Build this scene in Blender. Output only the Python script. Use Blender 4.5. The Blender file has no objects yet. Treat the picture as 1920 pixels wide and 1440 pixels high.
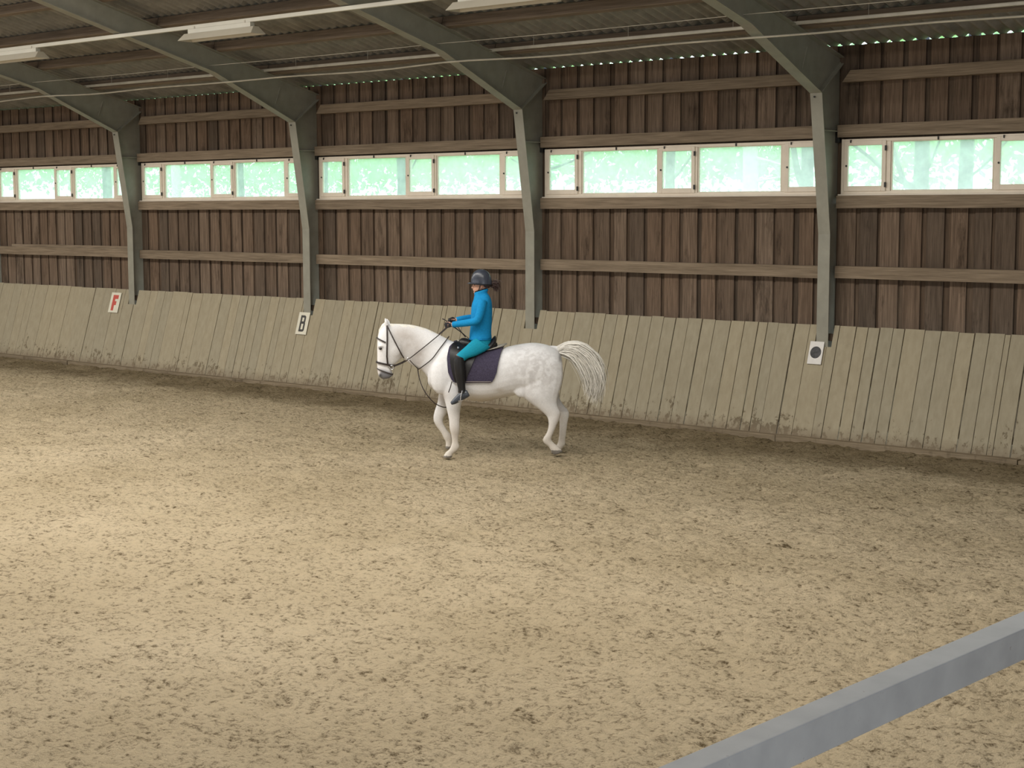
import bpy, bmesh, math, random
import numpy as np
from mathutils import Vector, Matrix

random.seed(7)
rng = np.random.default_rng(11)
SC = bpy.context.scene
COL = SC.collection

# ------------------------------------------------------------------ camera
CAM_H = 3.3396
YAW, PITCH, ROLL, FPX = 40.7995, 6.2587, -0.1277, 2983.06
a_, b_, c_ = (math.radians(v) for v in (YAW, PITCH, ROLL))
fw = Vector((-math.sin(a_) * math.cos(b_), math.cos(a_) * math.cos(b_), -math.sin(b_)))
r0 = Vector((math.cos(a_), math.sin(a_), 0))
u0 = r0.cross(fw)
rr = r0 * math.cos(c_) + u0 * math.sin(c_)
uu = -r0 * math.sin(c_) + u0 * math.cos(c_)
cam = bpy.data.cameras.new('camera')
cam.sensor_width = 36
cam.lens = FPX / 1920 * 36
cam.clip_start = 0.05
cam.clip_end = 500
camo = bpy.data.objects.new('camera', cam)
COL.objects.link(camo)
M = Matrix((rr, uu, -fw)).transposed().to_4x4()
M.translation = Vector((0, 0, CAM_H))
camo.matrix_world = M
SC.camera = camo

# ------------------------------------------------------------------ light
SC.view_settings.view_transform = 'Standard'
SC.view_settings.look = 'None'
SC.view_settings.exposure = 0.0
SC.view_settings.gamma = 1.0
SC.view_settings.use_curve_mapping = False
SC.cycles.use_denoising = True
SC.cycles.max_bounces = 7
SC.cycles.diffuse_bounces = 4
SC.cycles.transparent_max_bounces = 12
SC.cycles.sample_clamp_indirect = 4.0
SC.cycles.caustics_reflective = False
SC.cycles.caustics_refractive = False

world = bpy.data.worlds.new('overcast_sky')
SC.world = world
world.use_nodes = True
bg = world.node_tree.nodes['Background']
bg.inputs[0].default_value = (0.86, 0.97, 1.0, 1)
bg.inputs[1].default_value = 2.7


def area(name, loc, rot, sx, sy, power, colr):
    l = bpy.data.lights.new(name, 'AREA')
    l.shape = 'RECTANGLE'
    l.size, l.size_y = sx, sy
    l.energy = power
    l.color = colr
    o = bpy.data.objects.new(name, l)
    COL.objects.link(o)
    o.location = loc
    o.rotation_euler = rot
    return o


# daylight falling through the translucent strip along the ridge, and through the open long side behind the viewer
area('ridge_skylight_daylight', (-23.5, 9.8, 8.25), (0, 0, 0), 38, 3.2, 4700, (1.0, 0.96, 0.88))
area('open_side_daylight', (-24, -1.2, 3.9), (math.radians(78), 0, 0), 34, 2.2, 800, (0.97, 0.98, 1.0))
area('added_end_wall_fill', (3.7, 4.5, 2.2), (0, math.radians(90), 0), 3.0, 5.0, 330, (0.92, 0.97, 1.0))  # lamp added in front of the closed right wall to brighten the rail side

# ------------------------------------------------------------------ helpers


def link(name, me, mat=None, parent=None, **props):
    o = bpy.data.objects.new(name, me)
    COL.objects.link(o)
    if mat is not None and me is not None and not me.materials:
        me.materials.append(mat)
    if parent is not None:
        o.parent = parent
    for k, v in props.items():
        o[k] = v
    return o


def empty(name, loc=(0, 0, 0), rz=0, **props):
    o = bpy.data.objects.new(name, None)
    COL.objects.link(o)
    o.location = loc
    o.rotation_euler = (0, 0, rz)
    o.empty_display_size = 0.2
    for k, v in props.items():
        o[k] = v
    return o


def mesh_from(verts, faces, smooth=False):
    me = bpy.data.meshes.new('m')
    me.from_pydata([tuple(v) for v in verts], [], faces)
    me.update()
    if smooth:
        me.polygons.foreach_set('use_smooth', [True] * len(me.polygons))
    return me


class MB:
    """collects simple solids into one mesh"""

    def __init__(s):
        s.v, s.f = [], []

    def add(s, v, f):
        n = len(s.v)
        s.v += [tuple(x) for x in v]
        s.f += [tuple(i + n for i in q) for q in f]
        return s

    def box(s, x0, x1, y0, y1, z0, z1):
        v = [(x, y, z) for x in (x0, x1) for y in (y0, y1) for z in (z0, z1)]
        f = [(0, 1, 3, 2), (4, 6, 7, 5), (0, 4, 5, 1), (2, 3, 7, 6), (0, 2, 6, 4), (1, 5, 7, 3)]
        return s.add(v, f)

    def hexa(s, p):
        """8 points: 4 of one end, 4 of other (same winding)"""
        return s.add(p, [(3, 2, 1, 0), (4, 5, 6, 7), (0, 1, 5, 4), (1, 2, 6, 5), (2, 3, 7, 6), (3, 0, 4, 7)])

    def prism(s, poly, axis, c0, c1):
        """poly 2D extruded along axis ('x': poly=(y,z); 'y': poly=(x,z); 'z': (x,y))"""
        n = len(poly)

        def P(q, c):
            return {'x': (c, q[0], q[1]), 'y': (q[0], c, q[1]), 'z': (q[0], q[1], c)}[axis]
        v = [P(q, c0) for q in poly] + [P(q, c1) for q in poly]
        f = [tuple(range(n))[::-1], tuple(range(n, 2 * n))]
        f += [(i, (i + 1) % n, (i + 1) % n + n, i + n) for i in range(n)]
        return s.add(v, f)

    def tube(s, pts, rad, n=8, cap=True):
        pts = [Vector(p) for p in pts]
        if not hasattr(rad, '__len__'):
            rad = [rad] * len(pts)
        ref = None
        rings = []
        for i, p in enumerate(pts):
            d = (pts[min(i + 1, len(pts) - 1)] - pts[max(i - 1, 0)]).normalized()
            if ref is None:
                ref = Vector((0, 0, 1)) if abs(d.z) < .9 else Vector((0, 1, 0))
            a = (ref - d * ref.dot(d)).normalized()
            ref = a
            b = d.cross(a)
            rings.append([p + (a * math.cos(t) + b * math.sin(t)) * rad[i] for t in [2 * math.pi * k / n for k in range(n)]])
        v = [q for r in rings for q in r]
        f = []
        for i in range(len(rings) - 1):
            for k in range(n):
                f.append((i * n + k, i * n + (k + 1) % n, (i + 1) * n + (k + 1) % n, (i + 1) * n + k))
        if cap:
            f.append(tuple(range(n))[::-1])
            f.append(tuple((len(rings) - 1) * n + k for k in range(n)))
        return s.add(v, f)

    def mesh(s, smooth=False, bevel=0.0, seg=2):
        me = mesh_from(s.v, s.f)
        bm = bmesh.new()
        bm.from_mesh(me)
        bmesh.ops.recalc_face_normals(bm, faces=bm.faces)
        if bevel:
            es = [e for e in bm.edges if e.is_manifold and e.calc_face_angle(0) > 0.6]
            bmesh.ops.bevel(bm, geom=es, offset=bevel, segments=seg, affect='EDGES', profile=0.6)
        bm.to_mesh(me)
        bm.free()
        if smooth:
            me.polygons.foreach_set('use_smooth', [True] * len(me.polygons))
            try:
                me.set_sharp_from_angle(angle=math.radians(40))
            except Exception:
                pass
        me.update()
        return me


def spline(pts, n=8):
    """Catmull-Rom through points"""
    P = [Vector(p) for p in pts]
    out = []
    for i in range(len(P) - 1):
        p0, p1, p2, p3 = P[max(i - 1, 0)], P[i], P[i + 1], P[min(i + 2, len(P) - 1)]
        for k in range(n):
            t = k / n
            out.append(0.5 * ((2 * p1) + (p2 - p0) * t + (2 * p0 - 5 * p1 + 4 * p2 - p3) * t * t + (3 * p1 - p0 - 3 * p2 + p3) * t ** 3))
    out.append(P[-1])
    return out


# ------------------------------------------------------------------ materials
def newmat(name):
    m = bpy.data.materials.new(name)
    m.use_nodes = True
    nt = m.node_tree
    b = nt.nodes['Principled BSDF']
    b.inputs['Roughness'].default_value = 0.8
    return m, nt, b


def N(nt, t, **kw):
    n = nt.nodes.new(t)
    for k, v in kw.items():
        if k in ('operation', 'blend_type', 'data_type', 'noise_dimensions', 'feature', 'attribute_name', 'interpolation_type'):
            setattr(n, k, v)
    return n


def noise_ramp(nt, vec, scale, stops, detail=4, rough=0.55):
    n = nt.nodes.new('ShaderNodeTexNoise')
    n.inputs['Scale'].default_value = scale
    n.inputs['Detail'].default_value = detail
    n.inputs['Roughness'].default_value = rough
    if vec is not None:
        nt.links.new(vec, n.inputs['Vector'])
    r = nt.nodes.new('ShaderNodeValToRGB')
    el = r.color_ramp.elements
    while len(el) < len(stops):
        el.new(0.5)
    for e, (p, c) in zip(el, stops):
        e.position = p
        e.color = (*c, 1) if len(c) == 3 else c
    nt.links.new(n.outputs['Fac'], r.inputs[0])
    return n, r


def mapping(nt, scale, coord='Object', rnd=False):
    tc = nt.nodes.new('ShaderNodeTexCoord')
    mp = nt.nodes.new('ShaderNodeMapping')
    mp.inputs['Scale'].default_value = scale
    nt.links.new(tc.outputs[coord], mp.inputs['Vector'])
    if rnd:
        oi = nt.nodes.new('ShaderNodeObjectInfo')
        mu = nt.nodes.new('ShaderNodeMath')
        mu.operation = 'MULTIPLY'
        mu.inputs[1].default_value = 57.0
        nt.links.new(oi.outputs['Random'], mu.inputs[0])
        cb = nt.nodes.new('ShaderNodeCombineXYZ')
        for i in range(3):
            nt.links.new(mu.outputs[0], cb.inputs[i])
        nt.links.new(cb.outputs[0], mp.inputs['Location'])
        return mp, oi
    return mp


def mix(nt, fac, a, b, blend='MIX'):
    m = nt.nodes.new('ShaderNodeMix')
    m.data_type = 'RGBA'
    m.blend_type = blend
    for s, v in ((m.inputs[0], fac), (m.inputs[6], a), (m.inputs[7], b)):
        if isinstance(v, (int, float)):
            s.default_value = v
        elif isinstance(v, tuple):
            s.default_value = (*v, 1) if len(v) == 3 else v
        else:
            nt.links.new(v, s)
    return m.outputs[2]


def bump(nt, b, h, strength=0.4, dist=0.01):
    n = nt.nodes.new('ShaderNodeBump')
    n.inputs['Strength'].default_value = strength
    n.inputs['Distance'].default_value = dist
    nt.links.new(h, n.inputs['Height'])
    nt.links.new(n.outputs[0], b.inputs['Normal'])


def wood(name, c1, c2, grain=(14, 14, 1.2), var=0.35, stain=None, rough=0.85, warm=None):
    """weathered timber; grain = mapping scale with the low value along the fibre"""
    m, nt, b = newmat(name)
    mp, oi = mapping(nt, grain, rnd=True)
    n1, r1 = noise_ramp(nt, mp.outputs[0], 1.6, [(0.3, c1), (0.7, c2)], 6, 0.65)
    col = r1.outputs[0]
    # fine fibres
    mp2, _ = mapping(nt, tuple(g * 5 if g > 3 else g * 1.5 for g in grain), rnd=True)
    n2, r2 = noise_ramp(nt, mp2.outputs[0], 2.0, [(0.35, (0.72, 0.70, 0.68)), (0.65, (1.12, 1.1, 1.08))], 3)
    col = mix(nt, 1.0, col, r2.outputs[0], 'MULTIPLY')
    # per piece tone
    rv = nt.nodes.new('ShaderNodeValToRGB')
    e = rv.color_ramp.elements
    e[0].color = (1 - var, 1 - var, 1 - var, 1)
    e[1].color = (1 + var * .6, 1 + var * .55, 1 + var * .5, 1)
    e.new(0.45).color = (1.04, 0.95, 0.88, 1) if warm else (1, 1, 1, 1)
    nt.links.new(oi.outputs['Random'], rv.inputs[0])
    col = mix(nt, 1.0, col, rv.outputs[0], 'MULTIPLY')
    if stain:
        mp3, _ = mapping(nt, (3.5, 3.5, 0.8), rnd=True)
        n3, r3 = noise_ramp(nt, mp3.outputs[0], 1.3, [(0.56, (1, 1, 1)), (0.72, (stain, stain * .95, stain * .9))], 5, 0.7)
        col = mix(nt, 1.0, col, r3.outputs[0], 'MULTIPLY')
    nt.links.new(col, b.inputs['Base Color'])
    b.inputs['Roughness'].default_value = rough
    b.inputs['Specular IOR Level'].default_value = 0.2
    bump(nt, b, n2.outputs['Fac'], 0.25, 0.004)
    return m


def plain(name, c, rough=0.6, metal=0.0, noise=0.12, scale=12, spec=0.4, bmp=0.0):
    m, nt, b = newmat(name)
    mp = mapping(nt, (1, 1, 1))
    n, r = noise_ramp(nt, mp.outputs[0], scale, [(0.3, tuple(x * (1 - noise) for x in c)), (0.7, tuple(min(1, x * (1 + noise)) for x in c))], 5)
    nt.links.new(r.outputs[0], b.inputs['Base Color'])
    b.inputs['Roughness'].default_value = rough
    b.inputs['Metallic'].default_value = metal
    b.inputs['Specular IOR Level'].default_value = spec
    if bmp:
        bump(nt, b, n.outputs['Fac'], bmp, 0.005)
    return m


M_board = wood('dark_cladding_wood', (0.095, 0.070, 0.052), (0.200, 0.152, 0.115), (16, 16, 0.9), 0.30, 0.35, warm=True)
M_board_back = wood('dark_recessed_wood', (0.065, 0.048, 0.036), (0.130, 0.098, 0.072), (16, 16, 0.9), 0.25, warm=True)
M_girt = wood('girt_timber', (0.17, 0.132, 0.094), (0.29, 0.232, 0.170), (0.7, 14, 14), 0.12)
M_purlin = wood('purlin_timber', (0.15, 0.118, 0.088), (0.24, 0.19, 0.145), (0.6, 14, 14), 0.2)
M_leaf1 = M_leaf2 = None

# kick plank: painted beige, mud splashes low down, dust along the foot
M_kick, nt, b = newmat('kickboard_paint')
mp, oi = mapping(nt, (10, 10, 1.2), rnd=True)
n1, r1 = noise_ramp(nt, mp.outputs[0], 1.5, [(0.3, (0.30, 0.262, 0.185)), (0.7, (0.355, 0.315, 0.230))], 5)
rv = nt.nodes.new('ShaderNodeValToRGB')
rv.color_ramp.elements[0].color = (0.95, 0.955, 0.96, 1)
rv.color_ramp.elements[1].color = (1.05, 1.03, 1.0, 1)
nt.links.new(oi.outputs['Random'], rv.inputs[0])
col = mix(nt, 1.0, r1.outputs[0], rv.outputs[0], 'MULTIPLY')
geo = nt.nodes.new('ShaderNodeNewGeometry')
sep = nt.nodes.new('ShaderNodeSeparateXYZ')
nt.links.new(geo.outputs['Position'], sep.inputs[0])


def zmask(nt, sep, z0, z1, out0, out1):
    mr = nt.nodes.new('ShaderNodeMapRange')
    mr.inputs['From Min'].default_value = z0
    mr.inputs['From Max'].default_value = z1
    mr.inputs['To Min'].default_value = out0
    mr.inputs['To Max'].default_value = out1
    nt.links.new(sep.outputs['Z'], mr.inputs['Value'])
    return mr.outputs[0]


def mth(nt, op, a, b=None):
    n = nt.nodes.new('ShaderNodeMath')
    n.operation = op
    for i, v in enumerate((a, b)):
        if v is None:
            continue
        if isinstance(v, (int, float)):
            n.inputs[i].default_value = v
        else:
            nt.links.new(v, n.inputs[i])
    return n.outputs[0]


# splashes
sp = nt.nodes.new('ShaderNodeTexNoise')
sp.inputs['Scale'].default_value = 11
sp.inputs['Detail'].default_value = 5
sp.inputs['Roughness'].default_value = 0.72
mpw = nt.nodes.new('ShaderNodeMapping')
mpw.inputs['Scale'].default_value = (1.0, 1.0, 0.8)
nt.links.new(geo.outputs['Position'], mpw.inputs['Vector'])
nt.links.new(mpw.outputs[0], sp.inputs['Vector'])
big = nt.nodes.new('ShaderNodeTexNoise')
big.inputs['Scale'].default_value = 1.6
nt.links.new(geo.outputs['Position'], big.inputs['Vector'])
zm = zmask(nt, sep, 0.16, 0.68, 0.14, -0.09)
s = mth(nt, 'ADD', sp.outputs['Fac'], zm)
s = mth(nt, 'ADD', s, mth(nt, 'MULTIPLY', mth(nt, 'SUBTRACT', big.outputs['Fac'], 0.5), 0.35))
s = mth(nt, 'MULTIPLY', mth(nt, 'SUBTRACT', s, 0.640), 14.0)
s = mth(nt, 'MINIMUM', mth(nt, 'MAXIMUM', s, 0.0), 0.85)
col = mix(nt, s, col, (0.13, 0.10, 0.06))
d = mth(nt, 'ADD', zmask(nt, sep, 0.10, 0.27, 1.0, 0.0), mth(nt, 'MULTIPLY', mth(nt, 'SUBTRACT', sp.outputs['Fac'], 0.5), 1.0))
d = mth(nt, 'MULTIPLY', mth(nt, 'MINIMUM', mth(nt, 'MAXIMUM', d, 0.0), 1.0), 0.75)
col = mix(nt, d, col, (0.20, 0.155, 0.105))
nt.links.new(col, b.inputs['Base Color'])
b.inputs['Roughness'].default_value = 0.75
b.inputs['Specular IOR Level'].default_value = 0.25

M_curb = wood('curb_timber', (0.17, 0.135, 0.09), (0.27, 0.22, 0.155), (0.8, 10, 10), 0.15, 0.5)
M_steel = plain('green_grey_paint', (0.268, 0.260, 0.215), 0.55, 0, 0.10, 5)
M_galv = plain('galvanised_pipe', (0.50, 0.47, 0.40), 0.45, 0.3, 0.2, 3)
M_trunk = plain('white_enamel', (0.56, 0.54, 0.47), 0.45, 0, 0.05, 3)
M_refl = plain('fixture_reflector', (0.46, 0.42, 0.34), 0.4, 0, 0.04, 3)
M_sheet = plain('fibre_cement_sheet', (0.25, 0.235, 0.205), 0.85, 0, 0.26, 3.5, 0.2)
M_frame = plain('white_window_paint', (0.72, 0.64, 0.54), 0.5, 0, 0.05, 6)
M_black = plain('black_iron', (0.02, 0.02, 0.02), 0.5)
M_sign = plain('sign_white', (0.66, 0.63, 0.52), 0.5, 0, 0.05, 6)
M_paper = plain('paper_white', (0.72, 0.70, 0.68), 0.7, 0, 0.06, 9)
M_red = plain('sign_red', (0.50, 0.075, 0.055), 0.5, 0, 0.08, 20)
M_ink = plain('sign_black', (0.045, 0.042, 0.038), 0.6, 0, 0.3, 14)
M_disc = plain('disc_charcoal', (0.06, 0.06, 0.065), 0.7, 0, 0.45, 22)
M_shell = plain('rough_concrete', (0.20, 0.18, 0.15), 0.9)

# glass: dusty pane that veils what lies behind
M_glass = bpy.data.materials.new('dusty_glass')
M_glass.use_nodes = True
nt = M_glass.node_tree
nt.nodes.clear()
out = nt.nodes.new('ShaderNodeOutputMaterial')
tr = nt.nodes.new('ShaderNodeBsdfTransparent')
tr.inputs[0].default_value = (0.94, 1.0, 0.97, 1)
tl = nt.nodes.new('ShaderNodeBsdfTranslucent')
tl.inputs[0].default_value = (0.86, 1.0, 0.96, 1)
gl = nt.nodes.new('ShaderNodeBsdfGlossy')
gl.inputs['Roughness'].default_value = 0.1
m1 = nt.nodes.new('ShaderNodeMixShader')
m2 = nt.nodes.new('ShaderNodeMixShader')
mpg = mapping(nt, (1, 1, 1))
ng, rg = noise_ramp(nt, mpg.outputs[0], 4, [(0.3, (0.27,) * 3), (0.7, (0.40,) * 3)], 3)
nt.links.new(rg.outputs[0], m1.inputs[0])
nt.links.new(tr.outputs[0], m1.inputs[1])
nt.links.new(tl.outputs[0], m1.inputs[2])
m2.inputs[0].default_value = 0.04
nt.links.new(m1.outputs[0], m2.inputs[1])
nt.links.new(gl.outputs[0], m2.inputs[2])
nt.links.new(m2.outputs[0], out.inputs[0])

# sand
M_sand, nt, b = newmat('riding_sand')
geo = nt.nodes.new('ShaderNodeNewGeometry')
att = nt.nodes.new('ShaderNodeAttribute')
att.attribute_name = 'damp'
n1 = nt.nodes.new('ShaderNodeTexNoise')
n1.inputs['Scale'].default_value = 0.45
n1.inputs['Detail'].default_value = 4
nt.links.new(geo.outputs['Position'], n1.inputs['Vector'])
n2 = nt.nodes.new('ShaderNodeTexNoise')
n2.inputs['Scale'].default_value = 15
n2.inputs['Detail'].default_value = 6
n2.inputs['Roughness'].default_value = 0.8
nt.links.new(geo.outputs['Position'], n2.inputs['Vector'])
ra = nt.nodes.new('ShaderNodeValToRGB')
ra.color_ramp.elements[0].position = 0.3
ra.color_ramp.elements[0].color = (0.52, 0.42, 0.275, 1)
ra.color_ramp.elements[1].position = 0.7
ra.color_ramp.elements[1].color = (0.65, 0.535, 0.37, 1)
nt.links.new(n1.outputs['Fac'], ra.inputs[0])
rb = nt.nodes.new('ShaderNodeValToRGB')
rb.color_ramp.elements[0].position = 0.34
rb.color_ramp.elements[0].color = (0.22, 0.19, 0.145, 1)  # low spots of the bump noise darkened: shade of pits put into colour
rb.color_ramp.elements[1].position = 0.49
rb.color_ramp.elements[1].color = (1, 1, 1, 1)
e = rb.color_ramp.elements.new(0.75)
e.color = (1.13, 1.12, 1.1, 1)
n4 = nt.nodes.new('ShaderNodeTexNoise')
n4.inputs['Scale'].default_value = 2.6
n4.inputs['Detail'].default_value = 3
nt.links.new(geo.outputs['Position'], n4.inputs['Vector'])
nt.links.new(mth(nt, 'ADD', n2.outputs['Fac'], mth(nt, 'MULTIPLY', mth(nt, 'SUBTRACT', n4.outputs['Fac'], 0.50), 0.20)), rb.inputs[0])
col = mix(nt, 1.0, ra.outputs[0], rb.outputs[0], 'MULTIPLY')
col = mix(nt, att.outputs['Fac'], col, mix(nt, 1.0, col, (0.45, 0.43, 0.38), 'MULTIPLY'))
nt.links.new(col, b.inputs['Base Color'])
b.inputs['Roughness'].default_value = 0.95
b.inputs['Specular IOR Level'].default_value = 0.1
n3 = nt.nodes.new('ShaderNodeTexNoise')
n3.inputs['Scale'].default_value = 30
n3.inputs['Detail'].default_value = 5
n3.inputs['Roughness'].default_value = 0.7
nt.links.new(geo.outputs['Position'], n3.inputs['Vector'])
hh = mth(nt, 'ADD', mth(nt, 'MULTIPLY', n2.outputs['Fac'], 1.6), n3.outputs['Fac'])
bump(nt, b, hh, 0.8, 0.045)

# ------------------------------------------------------------------ floor
_T = rng.random((256, 256)).astype(np.float32)


def vnoise(x, y):
    xi, yi = np.floor(x).astype(int), np.floor(y).astype(int)
    fx, fy = x - xi, y - yi
    fx, fy = fx * fx * (3 - 2 * fx), fy * fy * (3 - 2 * fy)
    g = lambda i, j: _T[i & 255, j & 255]
    return (g(xi, yi) * (1 - fx) + g(xi + 1, yi) * fx) * (1 - fy) + (g(xi, yi + 1) * (1 - fx) + g(xi + 1, yi + 1) * fx) * fy


def steps(a, b, s0, s1):
    out = [a]
    while out[-1] < b:
        t = (out[-1] - a) / (b - a)
        out.append(out[-1] + s0 + (s1 - s0) * t)
    return np.array(out)


xs = -steps(1.0, 40.0, 0.021, 0.062)[::-1]
ys = steps(3.0, 19.66, 0.024, 0.032)
X, Y = np.meshgrid(xs, ys, indexing='ij')
H = np.zeros_like(X)
for k, (fr, am) in enumerate([(0.9, 0.012), (2.3, 0.014), (5.1, 0.022), (10.5, 0.022), (19.0, 0.010)]):
    n_ = vnoise(X * fr + 17.3 * k + 0.35 * Y, Y * fr * 1.05 + 9.1 * k)
    if k in (2, 3):
        n_ = 1 - np.abs(2 * n_ - 1) ** 0.8
        n_ = n_ * 1.0
    H += am * (n_ - 0.5)
pit = vnoise(X * 3.1 + 91, Y * 3.3 + 33)
H -= 0.035 * np.clip((pit - 0.68) / 0.32, 0, 1) * (0.4 + vnoise(X * 9, Y * 9))
fade = np.clip((Y - 3.0) / 0.5, 0, 1)
H *= fade
H += 0.05 * np.clip((Y - 19.15) / 0.5, 0, 1)      # sand drifted against the curb
nx, ny = X.shape
co = np.stack([X, Y, H], -1).reshape(-1, 3).astype(np.float32)
idx = np.arange(nx * ny).reshape(nx, ny)
q = np.stack([idx[:-1, :-1], idx[1:, :-1], idx[1:, 1:], idx[:-1, 1:]], -1).reshape(-1, 4)
me = bpy.data.meshes.new('floor')
me.vertices.add(len(co))
me.vertices.foreach_set('co', co.ravel())
me.loops.add(q.size)
me.loops.foreach_set('vertex_index', q.ravel().astype(np.int32))
me.polygons.add(len(q))
me.polygons.foreach_set('loop_start', (np.arange(len(q)) * 4).astype(np.int32))
me.polygons.foreach_set('loop_total', np.full(len(q), 4, np.int32))
me.update(calc_edges=True)
me.polygons.foreach_set('use_smooth', np.ones(len(q), bool))
# damp churned hoof track along the wall
dist = 19.6 - Y
edge = 1.15 + 0.5 * (vnoise(X * 0.5, Y * 0 + 3.3) - 0.5) + 0.5 * (vnoise(X * 2.2, Y * 2.2) - 0.5)
damp = 1 / (1 + np.exp((dist - edge) / 0.22))
damp = np.clip(damp * (0.75 + 0.4 * vnoise(X * 3, Y * 3)), 0, 1)
att_ = me.attributes.new('damp', 'FLOAT', 'POINT')
att_.data.foreach_set('value', damp.reshape(-1).astype(np.float32))
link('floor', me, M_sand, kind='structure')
# flat remainder of the arena ground round it
mb = MB()
mb.box(-46, 4, -2, 3.02, -0.1, 0.0)
mb.box(-46, -39.9, 3.0, 19.7, -0.1, 0.0)
mb.box(-1.05, 4, 3.0, 19.7, -0.1, 0.0)
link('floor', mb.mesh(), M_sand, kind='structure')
g_, ntg, bg_ = newmat('outdoor_grass')
n_, r_ = noise_ramp(ntg, None, 2.0, [(0.3, (0.16, 0.24, 0.08)), (0.7, (0.30, 0.40, 0.16))])
ntg.links.new(r_.outputs[0], bg_.inputs['Base Color'])
link('ground', MB().box(-140, 60, 20.95, 140, -0.4, -0.2).mesh(), g_, kind='structure')

# ------------------------------------------------------------------ building dimensions
X4 = -11.531
BAY = 5.5
XC = [X4 - BAY * k for k in range(4, -1, -1)]      # five frames, the first just outside the picture
Y_GF = 20.36                                        # inner face of the girts
Y_BF = 20.50                                        # inner face of the front boards
Y_WF = 20.46
SL = 0.262


def zroof(y):                                       # troughs of the roof sheets
    return 5.66 + SL * (20.5 - y)


X_L, X_R = -37.0, -4.6

# ------------------------------------------------------------------ far wall
wl = empty('wall_far', (0, 20.5, 0), kind='structure')
wu = empty('wall_far_upper', (0, 20.5, 0), kind='structure')


def board_mesh(w, h, t, seed):
    rs = random.Random(seed)
    mb = MB()
    mb.box(-w / 2, w / 2, 0, t, 0, h)
    me = mb.mesh(bevel=0.004, seg=1)
    return me


variants = {}


def board(name, parent, x, y, z0, z1, w, t, mat, key):
    k = (key, round(z1 - z0, 3), round(w, 3))
    if k not in variants:
        variants[k] = board_mesh(w, z1 - z0, t, 1)
        variants[k].materials.append(mat)
    o = link(name, variants[k], None, parent)
    o.location = Vector((x, y, z0)) - Vector((0, 20.5, 0))
    return o


P0 = -8.821 + 0.3395 * 12
nb = 0
for i in range(-1, 96):
    xj = P0 - i * 0.3395                   # left shadow joint of a front board
    if xj < X_L or xj > X_R:
        continue
    w = 0.272 + random.choice([-0.03, -0.01, 0, 0.012, 0.02])
    y = Y_BF + random.uniform(-0.004, 0.006)
    xc = xj + 0.0 - w / 2 - 0.006
    board('board', wl, xc, y, -0.1, 3.42, w, 0.026, M_board, 'f')
    board('board', wu, xc, y, 4.42, 5.645, w, 0.026, M_board, 'f')
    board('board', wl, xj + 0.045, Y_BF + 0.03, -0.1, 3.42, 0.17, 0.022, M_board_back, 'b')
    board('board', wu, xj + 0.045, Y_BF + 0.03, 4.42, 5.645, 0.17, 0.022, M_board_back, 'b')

# girts bay by bay
def girt(parent, x0, x1, z0, z1, y0=Y_GF, y1=Y_BF, cham=0.0):
    mb = MB()
    if cham:
        mb.prism([(x0, z0), (x1, z0), (x1, z1), (x0 + cham, z1)], 'y', y0, y1)
    else:
        n = max(2, int((x1 - x0) / 0.9))
        ring = []
        for i in range(n + 1):
            x = x0 + (x1 - x0) * i / n
            j = lambda s: random.uniform(-s, s)
            ring.append([(x, y0 + j(.003), z0 + j(.004)), (x, y1, z0), (x, y1, z1), (x, y0 + j(.003), z1 + j(.004))])
        for i in range(n):
            mb.hexa(ring[i] + ring[i + 1])
    me = mb.mesh(bevel=0.006 if cham else 0, seg=1)
    o = link('girt', me, M_girt, parent)
    o.location = (0, -20.5, 0)
    return o


bays = [(X_L, XC[0])] + [(XC[k], XC[k + 1]) for k in range(4)] + [(XC[4], X_R)]
for k, (xa, xb) in enumerate(bays):
    e0 = xa + (0.085 if k else 0)
    e1 = xb - 0.03
    dz = random.uniform(-0.01, 0.01)
    girt(wl, e0, e1, 2.338 + dz, 2.515 + dz)
    girt(wl, e0, e1, 3.35, 3.524, Y_GF, 20.52)
    girt(wu, e0, e1, 4.35, 4.522, Y_GF, 20.52)
    girt(wu, e0 + 0.05, e1, 5.118, 5.284, Y_GF, cham=0.13 if k else 0)
# extra batten lying on the middle girt in the bay of the F marker
o = girt(wl, XC[0] + 0.6, XC[1] - 0.32, 2.519, 2.575, 20.43, Y_BF)
# top plate
for k, (xa, xb) in enumerate(bays):
    mb = MB()
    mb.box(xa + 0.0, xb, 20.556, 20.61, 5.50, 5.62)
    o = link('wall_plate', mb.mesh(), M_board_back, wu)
    o.location = (0, -20.5, 0)

# ------------------------------------------------------------------ windows
def rect_frame(mb, x0, x1, z0, z1, w, y0, y1, wt=None, wb=None):
    wt = wt or w
    wb = wb or w
    mb.box(x0, x0 + w, y0, y1, z0, z1)
    mb.box(x1 - w, x1, y0, y1, z0, z1)
    mb.box(x0 + w, x1 - w, y0, y1, z1 - wt, z1)
    mb.box(x0 + w, x1 - w, y0, y1, z0, z0 + wb)


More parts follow.
